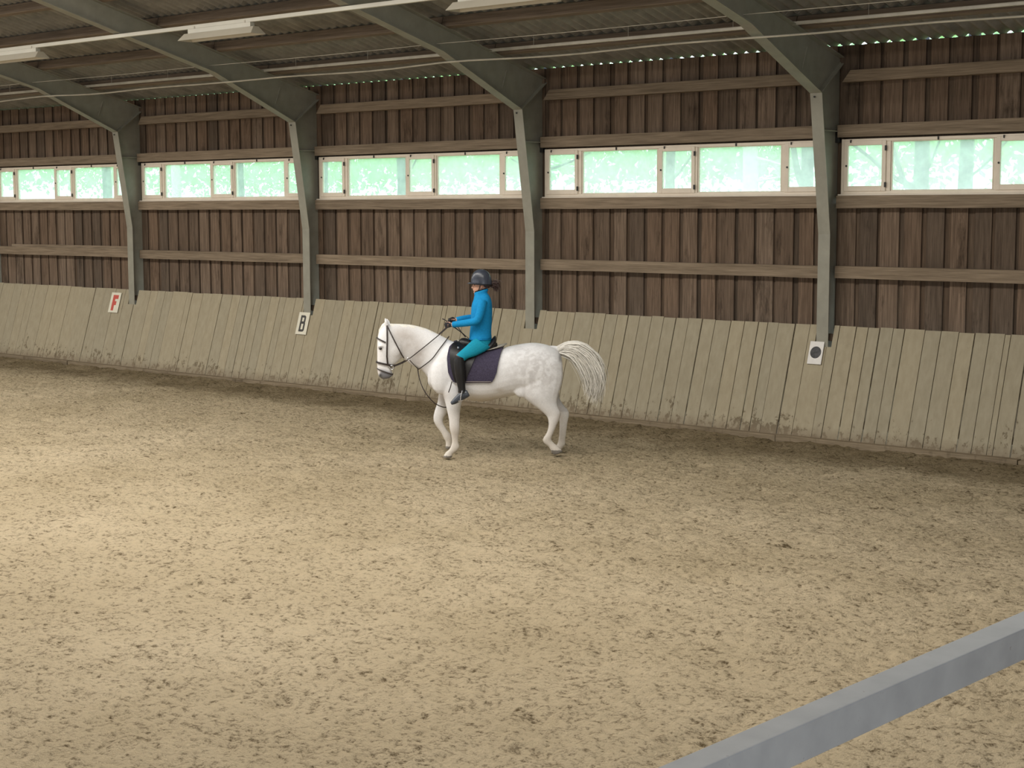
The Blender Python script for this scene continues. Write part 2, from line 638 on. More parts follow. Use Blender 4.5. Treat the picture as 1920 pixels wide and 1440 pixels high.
def window(n, xo, clip0=-99, clip1=99):
    root = empty('window_%d' % n, (xo, Y_WF, 3.53), kind='structure')
    L = Vector((-xo, -Y_WF, -3.53))

    def add(name, mb, mat, parent=root, bev=0.004):
        o = link(name, mb.mesh(bevel=bev, seg=1), mat, parent)
        o.location = L if parent == root else (0, 0, 0)
        return o
    z0, z1 = 3.545, 4.325
    X = lambda u: xo + u
    mb = MB()
    rect_frame(mb, X(0.11), X(5.40), z0, z1, 0.045, 20.44, 20.54)
    for u in (0.815, 2.395, 3.075, 4.625):
        mb.box(X(u), X(u) + 0.065, 20.445, 20.54, z0 + .045, z1 - .045)
    add('window_frame', mb, M_frame)
    for (u0, u1) in ((0.16, 0.815), (2.43, 3.10), (4.69, 5.35)):
        mb = MB()
        rect_frame(mb, X(u0), X(u1), z0 + 0.04, z1 - 0.03, 0.062, 20.425, 20.47, 0.065, 0.075)
        s = add('sash', mb, M_frame)
        mb = MB()
        mb.box(X(u0) + .05, X(u1) - .05, 20.450, 20.456, z0 + .10, z1 - .08)
        add('pane', mb, M_glass, s, 0)
        mb = MB()
        mb.tube([(X(u0) + 0.045, 20.42, z0 + .40), (X(u0) + 0.045, 20.41, z0 + .40)], 0.014, 8)
        add('latch', mb, M_black, s, 0)
        for zz in (z0 + 0.13, z1 - 0.14):
            mb = MB()
            mb.box(X(u1) - 0.012, X(u1) + 0.012, 20.412, 20.43, zz - .035, zz + .035)
            add('hinge', mb, M_black, s, 0)
        mb = MB()
        mb.box(X(u0) + .10, X(u0) + .115, 20.41, 20.43, z1 - .055, z1 - .015)
        add('hook', mb, M_black, s, 0)
    for (u0, u1) in ((0.885, 2.39), (3.145, 4.62)):
        mb = MB()
        rect_frame(mb, X(u0), X(u1), z0 + 0.04, z1 - 0.04, 0.018, 20.455, 20.50)
        s = add('glazing_bead', mb, M_frame)
        mb = MB()
        mb.box(X(u0), X(u1), 20.478, 20.484, z0 + .045, z1 - .045)
        add('pane', mb, M_glass, s, 0)
        mb = MB()
        mb.box(X((u0 + u1) / 2) - .05, X((u0 + u1) / 2) - .035, 20.42, 20.44, z1 - .05, z1 - .005)
        add('hook', mb, M_black, s, 0)
    mb = MB()
    mb.box(X(0.09), X(5.42), 20.385, 20.54, 3.524, 3.546)
    add('window_sill', mb, M_frame)
    # trim board closing the wall above the lights, between frame and girt
    mb = MB()
    mb.box(X(0.02), X(5.47), 20.53, 20.56, 4.30, 4.44)
    add('window_trim', mb, M_board_back, bev=0)
    for (ua, ub) in ((0.02, 0.12), (5.39, 5.48)):
        add('window_trim', MB().box(X(ua), X(ub), 20.50, 20.56, 3.50, 4.44), M_board_back, bev=0)


for n, xo in enumerate(XC, 1):
    window(n, xo)
# window bay left of the first frame
window(6, XC[0] - BAY)

# ------------------------------------------------------------------ kickboard
YB, ZB, YT, ZT = 19.783, 0.084, 20.272, 1.672
kdir = Vector((0, YT - YB, ZT - ZB))
KL = kdir.length
kdir.normalize()
knor = Vector((0, -kdir.z, kdir.y))
kb = empty('baseboard_far', (0, 19.8, 0), kind='structure')
seams = [-33.078, -32.594, -32.28, -31.974, -31.722, -31.247, -30.842, -30.362, -29.956, -29.425, -29.066, -28.68, -28.331, -27.955, -27.463, -27.22,
         -26.97, -26.712, -26.231, -26.069, -25.736, -25.425, -25.124, -24.804, -24.56, -24.315, -24.101, -23.9, -23.653, -23.393, -23.213,
         -22.933, -22.706, -22.472, -22.112, -21.82, -21.57, -21.322, -21.096, -20.933, -20.69, -20.57, -20.292, -19.959, -19.766,
         -19.555, -19.308, -19.083, -18.979, -18.75, -18.549, -18.32, -18.10, -17.886, -17.71, -17.381, -17.227, -16.955, -16.737,
         -16.498, -16.276, -16.129, -15.745, -15.508, -15.27, -15.059, -14.83, -14.60, -14.37, -14.14, -13.902, -13.65, -13.414, -13.133,
         -12.891, -12.649, -12.49, -12.307, -12.023, -11.777, -11.452, -11.294, -11.03, -10.843, -10.663, -10.458, -10.282, -9.975,
         -9.738, -9.48, -9.25, -9.041, -8.825, -8.744, -8.50]
x = -33.078
pre = []
while x > -37.0:
    x -= random.uniform(0.17, 0.33)
    pre.append(x)
seams = pre[::-1] + seams
x = seams[-1]
while x < -4.6:
    x += random.uniform(0.15, 0.3)
    seams.append(x)
wide = {-31.247, -29.425, -28.331, -27.955, -25.124, -24.315, -20.69, -17.886, -17.71, -15.059, -14.14, -13.65, -13.133, -12.649,
        -12.023, -11.03, -10.663, -10.282, -9.25, -8.5}
for i in range(len(seams) - 1):
    xa, xb = seams[i], seams[i + 1]
    ga = 0.009 if seams[i] in wide else 0.0042
    gb = 0.009 if seams[i + 1] in wide else 0.0042
    t = 0.03
    off = random.uniform(-0.004, 0.004)
    top = KL + random.uniform(-0.006, 0.010)
    # planks that meet a frame are notched round its flange
    pieces = [(xa + ga, xb - gb, 0.0, top)]
    for xcn in XC:
        fl, fr = xcn - 0.125, xcn + 0.155
        new = []
        for (p0, p1, s0, s1) in pieces:
            if p1 <= fl or p0 >= fr:
                new.append((p0, p1, s0, s1))
                continue
            if p0 < fl:
                new.append((p0, fl, s0, s1))
            if p1 > fr:
                new.append((fr, p1, s0, s1))
            new.append((max(p0, fl), min(p1, fr), s0, 1.345))
        pieces = new
    mb = MB()
    for (p0, p1, s0, s1) in pieces:
        pts = []
        for xx in (p0, p1):
            for (s_, d_) in ((s0, off), (s1, off), (s1, off - t), (s0, off - t)):
                v = Vector((xx, YB, ZB)) + kdir * s_ + knor * d_
                pts.append(v)
        mb.hexa(pts)
    o = link('plank', mb.mesh(bevel=0.002 if len(pieces) == 1 else 0, seg=1), M_kick, kb)
    o.location = (0, -19.8, 0)
# backing rail in the dark behind the plank gaps and the curb in front of their feet
for s_ in (0.25, 0.85, 1.5):
    mb = MB()
    pts = []
    for xx in (-37, -4.6):
        for (a, d_) in ((s_ - .05, -.032), (s_ + .05, -.032), (s_ + .05, -.09), (s_ - .05, -.09)):
            pts.append(Vector((xx, YB, ZB)) + kdir * a + knor * d_)
    mb.hexa(pts)
    o = link('backing_rail', mb.mesh(), M_board_back, kb)
    o.location = (0, -19.8, 0)
x = -37.0
while x < -4.6:
    L_ = random.uniform(2.6, 4.4)
    x1 = min(x + L_, -4.5)
    jy, jz = random.uniform(-.012, .012), random.uniform(-.006, .008)
    mb = MB()
    mb.box(x + .004, x1 - .004, 19.64 + jy, 19.775 + jy, -0.05, 0.105 + jz)
    o = link('curb_board', mb.mesh(bevel=0.012, seg=2), M_curb, kb)
    o.location = (0, -19.8, 0)
    x = x1

# ------------------------------------------------------------------ steel portal frames
marks = {0: 'end of the arena left of the F marker', 1: 'beside the red letter F, leftmost whole frame', 2: 'standing above the black letter B sign',
         3: 'directly behind the rider', 4: 'above the black disc poster, right side of the hall'}
inner = [(20.20, 1.20), (20.20, 2.98), (19.90, 4.96), (18.05, 5.755), (12.0, 5.755 + SL * 6.05)]
for k, xc in enumerate(XC):
    root = empty('portal_frame', (xc, 20.4, 0), label='green-grey steel portal frame ' + marks[k], category='steel frame', group='steel portal frames along the far wall')
    L = Vector((-0, -20.4, 0))
    # web as a polygon in the y-z plane
    topz = lambda y: 5.47 + SL * (20.56 - y)
    web = [(20.56, 0.0), (20.56, 5.44), (20.50, 5.47 + .015), (12.0, topz(12.0))] + [(y, z) for y, z in inner[::-1]] + [(20.20, 0.0)]
    # split into convex pieces for clean faces
    mb = MB()
    mb.prism([(20.20, 0), (20.56, 0), (20.56, 2.98), (20.20, 2.98)], 'x', -.006, .006)
    mb.prism([(20.20, 2.98), (20.56, 2.98), (20.56, 4.445), (19.975, 4.445)], 'x', -.006, .006)
    o = link('column_web', mb.mesh(), M_steel, root)
    o.location = L
    mb = MB()
    mb.prism([(19.975, 4.445), (20.56, 4.445), (20.56, 5.44), (19.90, 4.96)], 'x', -.007, .007)
    mb.prism([(19.90, 4.96), (20.56, 5.44), (20.50, 5.487), (18.05, topz(18.05)), (18.05, 5.755)], 'x', -.007, .007)
    mb.prism([(18.05, 5.755), (18.05, topz(18.05)), (12.0, topz(12.0)), (12.0, 5.755 + SL * 6.05)], 'x', -.006, .006)
    o = link('rafter_web', mb.mesh(), M_steel, root)
    o.location = L

    def strip(pts, t, hw, name):
        mb = MB()
        n = len(pts)
        nor = []
        for i in range(n):
            a = Vector(pts[max(i - 1, 0)])
            c = Vector(pts[min(i + 1, n - 1)])
            d = (c - a).normalized()
            nor.append(Vector((-d.y, d.x)))
        for i in range(n - 1):
            a, c = Vector(pts[i]), Vector(pts[i + 1])
            p = []
            for q, nn in ((a, nor[i]), (c, nor[i + 1])):
                q2 = q + nn * t
                p += [(-hw, q.x, q.y), (hw, q.x, q.y), (hw, q2.x, q2.y), (-hw, q2.x, q2.y)]
            mb.hexa(p)
        o = link(name, mb.mesh(), M_steel, root)
        o.location = L
        return o
    strip(inner[:3], 0.012, 0.095, 'column_flange')
    strip(inner[2:], 0.012, 0.095, 'rafter_flange')
    strip([(12.0, topz(12.0)), (20.50, 5.487)], -0.012, 0.095, 'top_flange')
    strip([(20.56, 0.0), (20.56, 5.44)], -0.012, 0.095, 'outer_flange')
    # knee stiffener between inner and outer corners, and a plate under the knee, on both sides of the web
    for s_ in (-1, 1):
        x0_, x1_ = (0.007, 0.085) if s_ > 0 else (-0.085, -0.007)
        for poly in ([(19.90, 4.965), (20.55, 5.435), (20.556, 5.423), (19.906, 4.953)], [(19.985, 4.445), (20.55, 4.445), (20.55, 4.433), (19.985, 4.433)]):
            mb = MB()
            mb.prism(poly, 'x', x0_, x1_)
            o = link('stiffener', mb.mesh(), M_steel, root)
            o.location = L
    mb = MB()
    mb.prism([(19.60, 5.57), (19.615, 5.57), (19.50, 5.27), (19.485, 5.27)], 'x', 0.006, 0.02)
    o = link('weld_seam', mb.mesh(), M_steel, root)
    o.location = L
    for (yy, zz) in ((19.885, 4.90),):
        mb = MB()
        mb.tube([(-0.02, yy + .0, zz), (-0.02, yy - .012, zz)], 0.014, 6)
        o = link('bolt', mb.mesh(), M_black, root)
        o.location = L
    mb = MB()
    mb.box(0.006, 0.075, 20.44, 20.55, 4.28, 4.46)
    o = link('girt_cleat', mb.mesh(), M_black, root)
    o.location = L

# ------------------------------------------------------------------ roof
ceil = empty('ceiling', (0, 16, 6), kind='structure')
pitch = 0.1955
PUR = [19.35, 18.13, 16.93, 15.72, 14.50, 13.28]
waves = 6
sw = pitch * waves
sheet_cache = {}


def sheet_mesh(ylo, yhi):
    n = waves * 8
    v, f = [], []
    for lay in (0, 0.007):
        for yy in (ylo, yhi):
            for i in range(n + 1):
                xx = sw * i / n
                v.append((xx, yy, 0.032 - 0.032 * math.cos(2 * math.pi * i / 8) + lay + SL * (ylo - yy)))
    m = n + 1
    for i in range(n):
        f.append((i, i + 1, m + i + 1, m + i))
        f.append((2 * m + i, 3 * m + i, 3 * m + i + 1, 2 * m + i + 1))
        f.append((i, 2 * m + i, 2 * m + i + 1, i + 1))
        f.append((m + i, m + i + 1, 3 * m + i + 1, 3 * m + i))
    me = mesh_from(v, f, True)
    try:
        me.set_sharp_from_angle(angle=math.radians(60))
    except Exception:
        pass
    me.materials.append(M_sheet)
    return me


edges_y = [20.64, 19.40, 18.18, 16.98, 15.77, 14.55, 13.33]
for r in range(6):
    yhi, ylo = edges_y[r], edges_y[r + 1]
    me = sheet_mesh(yhi, ylo - 0.12)
    x = -37.1
    while x < -4.6:
        o = link('roof_sheet', me, None, ceil)
        o.location = Vector((x, 0, zroof(yhi) + 0.004 + 0.010 * (r % 2) + (0.0))) - Vector((0, 16, 6))
        x += sw
for yp in PUR:
    for k, (xa, xb) in enumerate(bays):
        cy = yp
        up = Vector((0, SL, 1)).normalized()
        dn = Vector((0, 1, -SL)).normalized()
        top = Vector((0, cy, zroof(cy) + 0.002))
        w_, h_ = 0.10, 0.165
        pts = []
        for xx in (xa + 0.004, xb - 0.004):
            for (a, c) in ((0, 0), (w_, 0), (w_, -h_), (0, -h_)):
                p = top + dn * a + up * c
                pts.append((xx, p.y, p.z))
        mb = MB()
        mb.hexa(pts)
        o = link('purlin', mb.mesh(bevel=0.006, seg=1), M_purlin, ceil)
        o.location = (0, -16, -6)
# rest of the roof, high above and behind the viewer
mb = MB()


def panel(y0, z0, y1, z1, xa=-46, xb=4):
    mb.hexa([(xa, y0, z0), (xa, y1, z1), (xa, y1, z1 + .05), (xa, y0, z0 + .05),
             (xb, y0, z0), (xb, y1, z1), (xb, y1, z1 + .05), (xb, y0, z0 + .05)])


panel(13.25, zroof(13.25) + .05, 9.5, zroof(9.5) + .05)
panel(9.5, zroof(9.5) + .05, -2, zroof(9.5) - SL * 11.5 + .05)
panel(20.78, zroof(20.78) + .06, 13.2, zroof(13.2) + .06, -46, -37.2)
panel(20.78, zroof(20.78) + .06, 13.2, zroof(13.2) + .06, -4.4, 4)
o = link('roof_panel', mb.mesh(), M_sheet, ceil)
o.location = (0, -16, -6)
# remaining shell
link('wall_near', MB().box(-46, 4, -2.1, -1.9, 0, 5.6).mesh(), M_shell, kind='structure')
for nm, xx in (('wall_left', -46.1), ('wall_right', 4.0)):
    mb = MB()
    mb.prism([(-2, 0), (20.6, 0), (20.6, 5.7), (9.5, 8.6), (-2, 5.7)], 'x', xx, xx + .12)
    link(nm, mb.mesh(), M_shell, kind='structure')
link('wall_far_end', MB().box(-46, -37.0, 20.5, 20.6, 0, 5.65).mesh(), M_board_back, kind='structure')
link('wall_far_end', MB().box(-4.6, 4.0, 20.5, 20.6, 0, 5.65).mesh(), M_board_back, kind='structure')

# ------------------------------------------------------------------ lights, trunking and pipes under the roof
mb = MB()
mb.box(-37, -4.6, 16.06, 16.12, 6.185, 6.245)
o = link('cable_tray', mb.mesh(bevel=.006), M_trunk, label='white straight cable tray carrying the light fixtures under the rafters', category='cable tray')
FIX = [(-25.65, 'white trough light fixture at the left edge under the cable tray'),
       (-19.86, 'white trough light fixture hanging between the second and third rafters'),
       (-14.05, 'white trough light fixture cut off by the top edge of the photo')]
for xf, lab in FIX:
    root = empty('ceiling_light', (xf, 16.1, 6.19), label=lab, category='ceiling light', group='fluorescent fixtures on the cable tray')
    hl = 0.86
    mb = MB()
    mb.box(-hl + .1, hl - .1, -.045, .045, -.075, -.005)
    link('housing', mb.mesh(bevel=.005), M_trunk, root)
    # trapezoid reflector: sloping sides, end plates
    mb = MB()
    t = .004
    for s_ in (-1, 1):
        mb.hexa([(-hl + .02, s_ * .05, -.075), (-hl + .02, s_ * (.05 + t), -.075), (-hl - .03, s_ * (.145 + t), -.185), (-hl - .03, s_ * .145, -.185),
                 (hl - .02, s_ * .05, -.075), (hl - .02, s_ * (.05 + t), -.075), (hl + .03, s_ * (.145 + t), -.185), (hl + .03, s_ * .145, -.185)])
    mb.box(-hl + .02, hl - .02, -.05, .05, -.079, -.075)
    link('reflector', mb.mesh(), M_refl, root)
    for s_ in (-1, 1):
        mb = MB()
        a, c = s_ * (hl - .02), s_ * (hl + .03)
        e_ = s_ * .004
        mb.hexa([(a, -.05, -.075), (a, .05, -.075), (c, .145, -.185), (c, -.145, -.185),
                 (a + e_, -.05, -.075), (a + e_, .05, -.075), (c + e_, .145, -.185), (c + e_, -.145, -.185)])
        link('end_plate', mb.mesh(), M_refl, root)
    for yy in (-.05, .05):
        mb = MB()
        mb.tube([(-hl + .1, yy, -.115), (hl - .1, yy, -.115)], .013, 8)
        link('tube', mb.mesh(True), M_trunk, root)
    for xx in (-hl + .25, hl - .25):
        mb = MB()
        mb.box(xx, xx + .03, -.05, .05, -.01, .03)
        link('clip', mb.mesh(), M_galv, root)

labs = ['above the F marker at the left edge', 'between the F and B columns', 'just left of the rider column', 'between the rider column and disc poster', 'right of the disc poster column']
pl = {0: labs[0], 1: labs[1], 2: labs[2], 3: labs[3], 4: labs[4]}
for k in range(5):
    xa, xb = XC[k] + .02, (XC[k + 1] - .02 if k < 4 else X_R)
    mb = MB()
    mb.box(xa, xb, 19.16, 19.21, 5.82, 5.87)
    wp = link('metal_rail', mb.mesh(bevel=.008), M_galv, label='pale metal rail under the roof ' + pl[k], category='rail', group='metal rails under the roof sheets')
    n = 3
    for i in range(n):
        mb = MB()
        xx = xa + (xb - xa) * (i + .5) / n
        mb.tube([(xx, 19.185, 5.865), (xx, 19.185, zroof(19.185) + .02)], .004, 5)
        link('hanger', mb.mesh(), M_galv, wp)
pts = []
for i, x in enumerate(np.arange(X_L, X_R + .01, 0.55)):
    pts.append((x, 18.29 + .006 * math.sin(i * 1.7), 5.60 + 0.012 * math.sin(i * .9) - .02 * abs(math.sin(math.pi * (x - X4) / BAY))))
mb = MB()
mb.tube(pts, .014, 8)
link('conduit_pipe', mb.mesh(True), M_galv, label='long thin galvanised pipe running under all the rafters near the wall', category='pipe')
mb = MB()
pts = []
for i, x in enumerate(np.arange(X_L, X_R + .01, 0.5)):
    ph = ((x - X4) / BAY) % 1
    pts.append((x, 17.98, 5.86 - .012 * 4 * ph * (1 - ph)))
mb.tube(pts, .005, 5)
link('cable', mb.mesh(), M_galv, label='very thin wire sagging from rafter to rafter beside the pipes', category='cable')

# ------------------------------------------------------------------ signs on the kickboard
def sign(xc, sc, w, h, mat, name, label, cat, draw):
    """board lying on the sloping kickboard; sc = distance up the slope"""
    org = Vector((xc, YB, ZB)) + kdir * sc + knor * 0.012
    o = empty(name, org, 0, label=label, category=cat)
    R = Matrix((Vector((1, 0, 0)), kdir, knor)).transposed()
    o.rotation_euler = R.to_euler()
    mb = MB()
    mb.box(-w / 2, w / 2, -h / 2, h / 2, 0, .008)
    link('plate' if cat == 'sign' else 'sheet', mb.mesh(bevel=.002, seg=1), mat, o)
    draw(o)
    return o


def drawF(o):
    mb = MB()
    z0, z1 = .008, .0105
    mb.box(-.085, .0, -.175, .165, z0, z1)
    mb.box(.0, .10, .08, .165, z0, z1)
    mb.box(.0, .06, -.055, .03, z0, z1)
    link('letter', mb.mesh(), M_red, o, label='red capital letter F')


def ring(mb, x0, x1, y0, y1, t, r, z0, z1, left_sq=True):
    def outline(x0, x1, y0, y1, r):
        pts = []
        for (cx, cy, a0, sq) in ((x1 - r, y1 - r, 0, False), (x0 + r, y1 - r, 90, left_sq), (x0 + r, y0 + r, 180, left_sq), (x1 - r, y0 + r, 270, False)):
            for k in range(6):
                a = math.radians(a0 + 90 * k / 5)
                if sq:
                    a = math.radians(a0 + 45)
                    pts.append((cx + r * 1.414 * math.cos(a), cy + r * 1.414 * math.sin(a)))
                else:
                    pts.append((cx + r * math.cos(a), cy + r * math.sin(a)))
        return pts
    A = outline(x0, x1, y0, y1, r)
    B_ = outline(x0 + t, x1 - t, y0 + t, y1 - t, max(r - t, .008))
    n = len(A)
    v = [(x, y, z1) for x, y in A] + [(x, y, z1) for x, y in B_] + [(x, y, z0) for x, y in A] + [(x, y, z0) for x, y in B_]
    f = []
    for i in range(n):
        j = (i + 1) % n
        f += [(i, j, n + j, n + i), (2 * n + i, 2 * n + j, j, i), (n + i, n + j, 3 * n + j, 3 * n + i)]
    mb.add(v, f)


def drawB(o):
    mb = MB()
    ring(mb, -.075, .065, -.005, .155, .043, .045, .008, .0105)
    ring(mb, -.075, .070, -.160, .035, .043, .045, .008, .0108)
    me = mesh_from(mb.v, mb.f)
    link('letter', me, M_ink, o, label='black capital letter B')


def drawD(o):
    mb = MB()
    mb.prism([(.088 * math.cos(a), .088 * math.sin(a) + .005) for a in [2 * math.pi * k / 40 for k in range(40)]], 'z', .004, .0095)
    link('disc', mb.mesh(), M_disc, o, label='charcoal printed disc')


sign(-28.605, 1.355, .34, .44, M_sign, 'letter_sign', 'white sign with a red letter F on the kickboard', 'sign', drawF)
sign(-22.575, 1.175, .30, .43, M_sign, 'letter_sign', 'cream sign with a black letter B on the kickboard', 'sign', drawB)
sign(-11.60, 1.245, .228, .335, M_paper, 'poster', 'white paper with a dark round disc on the kickboard', 'poster', drawD)

# ------------------------------------------------------------------ barrier rail near the viewer
M_rail, nt, b = newmat('grey_painted_rail')
mp = mapping(nt, (1.5, 1.5, 1.5))
n1, r1 = noise_ramp(nt, mp.outputs[0], 3, [(0.3, (0.27, 0.28, 0.30)), (0.7, (0.335, 0.345, 0.365))], 5)
mp2 = mapping(nt, (4, 4, 4))
n2, r2 = noise_ramp(nt, mp2.outputs[0], 4.5, [(0.64, (0, 0, 0)), (0.70, (1, 1, 1))], 6, 0.75)
col = mix(nt, mth(nt, 'MULTIPLY', r2.outputs[0], 0.5), r1.outputs[0], (0.10, 0.08, 0.065))
nt.links.new(col, b.inputs['Base Color'])
b.inputs['Roughness'].default_value = 0.45
bump(nt, b, n1.outputs['Fac'], 0.15, 0.003)
rail = empty('barrier_rail', (-3.2, 7, 0), label='thick grey painted square rail crossing the lower right corner', category='rail')


def bx(name, x0, x1, y0, y1, z0, z1, bev=.006):
    o = link(name, MB().box(x0 + 3.2, x1 + 3.2, y0 - 7, y1 - 7, z0, z1).mesh(bevel=bev), M_rail, rail)
    return o


RZ = 1.22
mbr = MB()
# slightly skew beam: back edge and front edge measured at two places
bl = lambda y: (-3.478 + (y - 5.2) * (0.109 / 2.9))
ba = lambda y: (-3.619 + (y - 5.076) * (0.091 / 3.4))
k_ = (CAM_H - RZ) / (CAM_H - 1.1)
pts = []
for y in (3.0, 9.6):
    xb_, xa_ = bl(y / k_) * k_, ba(y / k_) * k_
    pts += [(xa_ + 3.2, y - 7, RZ), (xb_ + 3.2, y - 7, RZ), (xb_ + 3.2, y - 7, RZ - .165), (xa_ + 3.2, y - 7, RZ - .165)]
mbr.hexa(pts)
link('beam', mbr.mesh(bevel=.007), M_rail, rail)
for y in (3.05, 9.45):
    xb_, xa_ = bl(y / k_) * k_, ba(y / k_) * k_
    bx('post', xa_ + .01, xb_ - .01, y, y + .1, -.05, RZ - .16)

# ------------------------------------------------------------------ trees outside the windows
def leafmat(name, c, tc):
    m = bpy.data.materials.new(name)
    m.use_nodes = True
    nt = m.node_tree
    nt.nodes.clear()
    o = nt.nodes.new('ShaderNodeOutputMaterial')
    d = nt.nodes.new('ShaderNodeBsdfDiffuse')
    t = nt.nodes.new('ShaderNodeBsdfTranslucent')
    mpx = mapping(nt, (1, 1, 1))
    _, r = noise_ramp(nt, mpx.outputs[0], 1.2, [(0.3, tuple(v * .75 for v in c)), (0.7, c)])
    nt.links.new(r.outputs[0], d.inputs[0])
    t.inputs[0].default_value = (*tc, 1)
    mx = nt.nodes.new('ShaderNodeMixShader')
    mx.inputs[0].default_value = 0.5
    nt.links.new(d.outputs[0], mx.inputs[1])
    nt.links.new(t.outputs[0], mx.inputs[2])
    nt.links.new(mx.outputs[0], o.inputs[0])
    return m


M_leaf = [leafmat('spring_leaves', (0.40, 0.66, 0.30), (0.54, 0.82, 0.42)), leafmat('pale_leaves', (0.48, 0.70, 0.46), (0.60, 0.84, 0.58))]
M_bark = plain('grey_bark', (0.06, 0.065, 0.09), 0.9, 0, 0.25, 6)
M_birch = plain('birch_bark', (0.75, 0.75, 0.72), 0.8, 0, 0.2, 5)


def leaves(cx, cy, z0, z1, r, n, size, seed, hole=0.0):
    g = np.random.default_rng(seed)
    a = g.random(n) * 2 * np.pi
    rad = r * np.sqrt(g.random(n))
    z = z0 + (z1 - z0) * g.random(n) ** 0.9
    # clumps
    k = max(6, n // 60)
    ci = g.integers(0, k, n)
    cc = np.stack([r * .9 * (g.random(k) * 2 - 1), r * .9 * (g.random(k) * 2 - 1), z0 + (z1 - z0) * g.random(k)], 1)
    p = cc[ci] + g.normal(0, 1, (n, 3)) * np.array([.42, .42, .32])
    m = g.random(n) < .35
    p[m] = np.stack([rad * np.cos(a), rad * np.sin(a), z], 1)[m]
    p[:, 2] = np.clip(p[:, 2], z0 - .3, z1)
    u = g.normal(0, 1, (n, 3))
    u /= np.linalg.norm(u, axis=1)[:, None]
    w = np.cross(u, g.normal(0, 1, (n, 3)))
    w /= np.linalg.norm(w, axis=1)[:, None]
    s = size * (.6 + .8 * g.random(n))[:, None]
    v = np.stack([p - u * s, p + w * s * .55, p + u * s, p - w * s * .55], 1).reshape(-1, 3)
    f = np.arange(4 * n).reshape(-1, 4)
    return mesh_from(v, f.tolist())


def tree(x, y, r, label, crown=None, trunk=None, bark=None, leaf=0, branches=(), n=1500, lean=(0, 0), size=.11, z0=3.9, z1=9.0, seed=1, group='trees outside the windows'):
    root = empty('tree', (x, y, -.2), label=label, category='tree', group=group)
    rd = random.Random(seed)
    mb = MB()
    pts = [(lean[0] * h + rd.uniform(-.04, .04), lean[1] * h, h) for h in (0, 1.5, 3, 4.2, 5.4, 7, 9)]
    mb.tube(spline(pts, 3), [r * (1.25 - .55 * i / 18) for i in range(19)], 10)
    link('trunk', mb.mesh(True), bark or M_bark, root)
    for (h, dx, dz, rb) in branches:
        mb = MB()
        b0 = Vector((lean[0] * h, 0, h))
        P = [b0, b0 + Vector((dx * .35, 0, dz * .25)), b0 + Vector((dx * .7, .1, dz * .65)), b0 + Vector((dx, .1, dz))]
        mb.tube(spline(P, 4), [rb * (1 - .6 * i / 12) for i in range(13)], 7)
        link('branch', mb.mesh(True), bark or M_bark, root)
    cr = link('crown', leaves(0, 0, z0, z1, crown or 3, int(n * 1.1), size * .75, seed), M_leaf[leaf], root, kind='stuff')
    cr.location = (0, 3.0, 0)


tree(-13.95, 28, .15, 'pale grey tree trunk with side branches behind the second pane from the right', crown=2.6, n=1300, seed=3,
     branches=((3.6, -1.0, 1.9, .07), (3.9, -1.6, .95, .06), (4.0, .5, 1.4, .03)))
tree(-13.45, 28.6, .14, 'darker grey leaning tree trunk just right of the pale trunk', crown=2.6, n=900, seed=4, lean=(.035, 0), branches=((4.1, .9, .9, .03),))
tree(-16.55, 28.2, .13, 'forked grey tree trunk behind the narrow pane left of the right steel column', crown=2.2, n=900, seed=5,
     branches=((3.9, -.55, 1.6, .09), (4.1, .45, 1.7, .08)))
tree(-17.95, 28.4, .17, 'white birch trunk behind the wide pane left of the right steel column', crown=2.4, n=1300, seed=6, bark=M_birch, leaf=1,
     branches=((4.6, .9, -.25, .04), (4.1, 1.3, .2, .03)))
tree(-21.8, 31, .12, 'slim tree in loose leaf behind the pane right of the rider frame', crown=2.6, n=1400, seed=7, leaf=1, branches=((4.2, .8, 1.0, .04),))
tree(-25.2, 30.5, .13, 'leafy tree filling the wide pane left of the rider frame', crown=2.8, n=2600, seed=8, branches=((4.3, -1.2, .5, .04), (4.5, 1.3, .4, .04)))
tree(-30.2, 30.5, .14, 'leafy tree behind the first wide pane right of the B column', crown=2.4, n=2200, seed=9, branches=((4.2, .7, 1.1, .04),))
tree(-36.0, 33, .16, 'bright green tree behind the wide pane left of the B column', crown=3.0, n=2800, seed=10, leaf=0)
tree(-40.5, 33.5, .15, 'bright green tree behind the wide pane right of the F column', crown=2.8, n=2400, seed=12, leaf=0)
tree(-44.5, 34, .17, 'pale birch-like tree behind the panes left of the F column', crown=3.0, n=2600, seed=13, leaf=1, bark=M_birch)
tree(-48.5, 34, .17, 'green tree behind the leftmost panes in the photo', crown=3.2, n=3200, seed=14)
tree(-11.0, 29.5, .12, 'small leafy tree behind the pane cut by the right edge of the photo', crown=2.2, n=1500, seed=15, leaf=0)
# a loose wood further off, one piece: nobody could count it
wood_leaves = []
gq = np.random.default_rng(5)
mbv, mbf = [], []
n = 40000
xx = gq.uniform(-95, -5, n)
yy = gq.uniform(46, 60, n)
top = 6.5 + 2.5 * vnoise(xx * .18, yy * 0 + 4) + 1.5 * vnoise(xx * .7, yy * 0 + 9)
zz = 4.1 + gq.random(n) ** .8 * (top - 4.0) + 1.0 * vnoise(xx * .35 + 3, yy * .1)
keep = vnoise(xx * .5 + 50, zz * .9) > .33
xx, yy, zz = xx[keep], yy[keep], zz[keep]
n = len(xx)
p = np.stack([xx, yy, zz], 1)
u = gq.normal(0, 1, (n, 3))
u /= np.linalg.norm(u, axis=1)[:, None]
w = np.cross(u, gq.normal(0, 1, (n, 3)))
w /= np.linalg.norm(w, axis=1)[:, None]
s = .21
v = np.stack([p - u * s, p + w * s * .6, p + u * s, p - w * s * .6], 1).reshape(-1, 3)
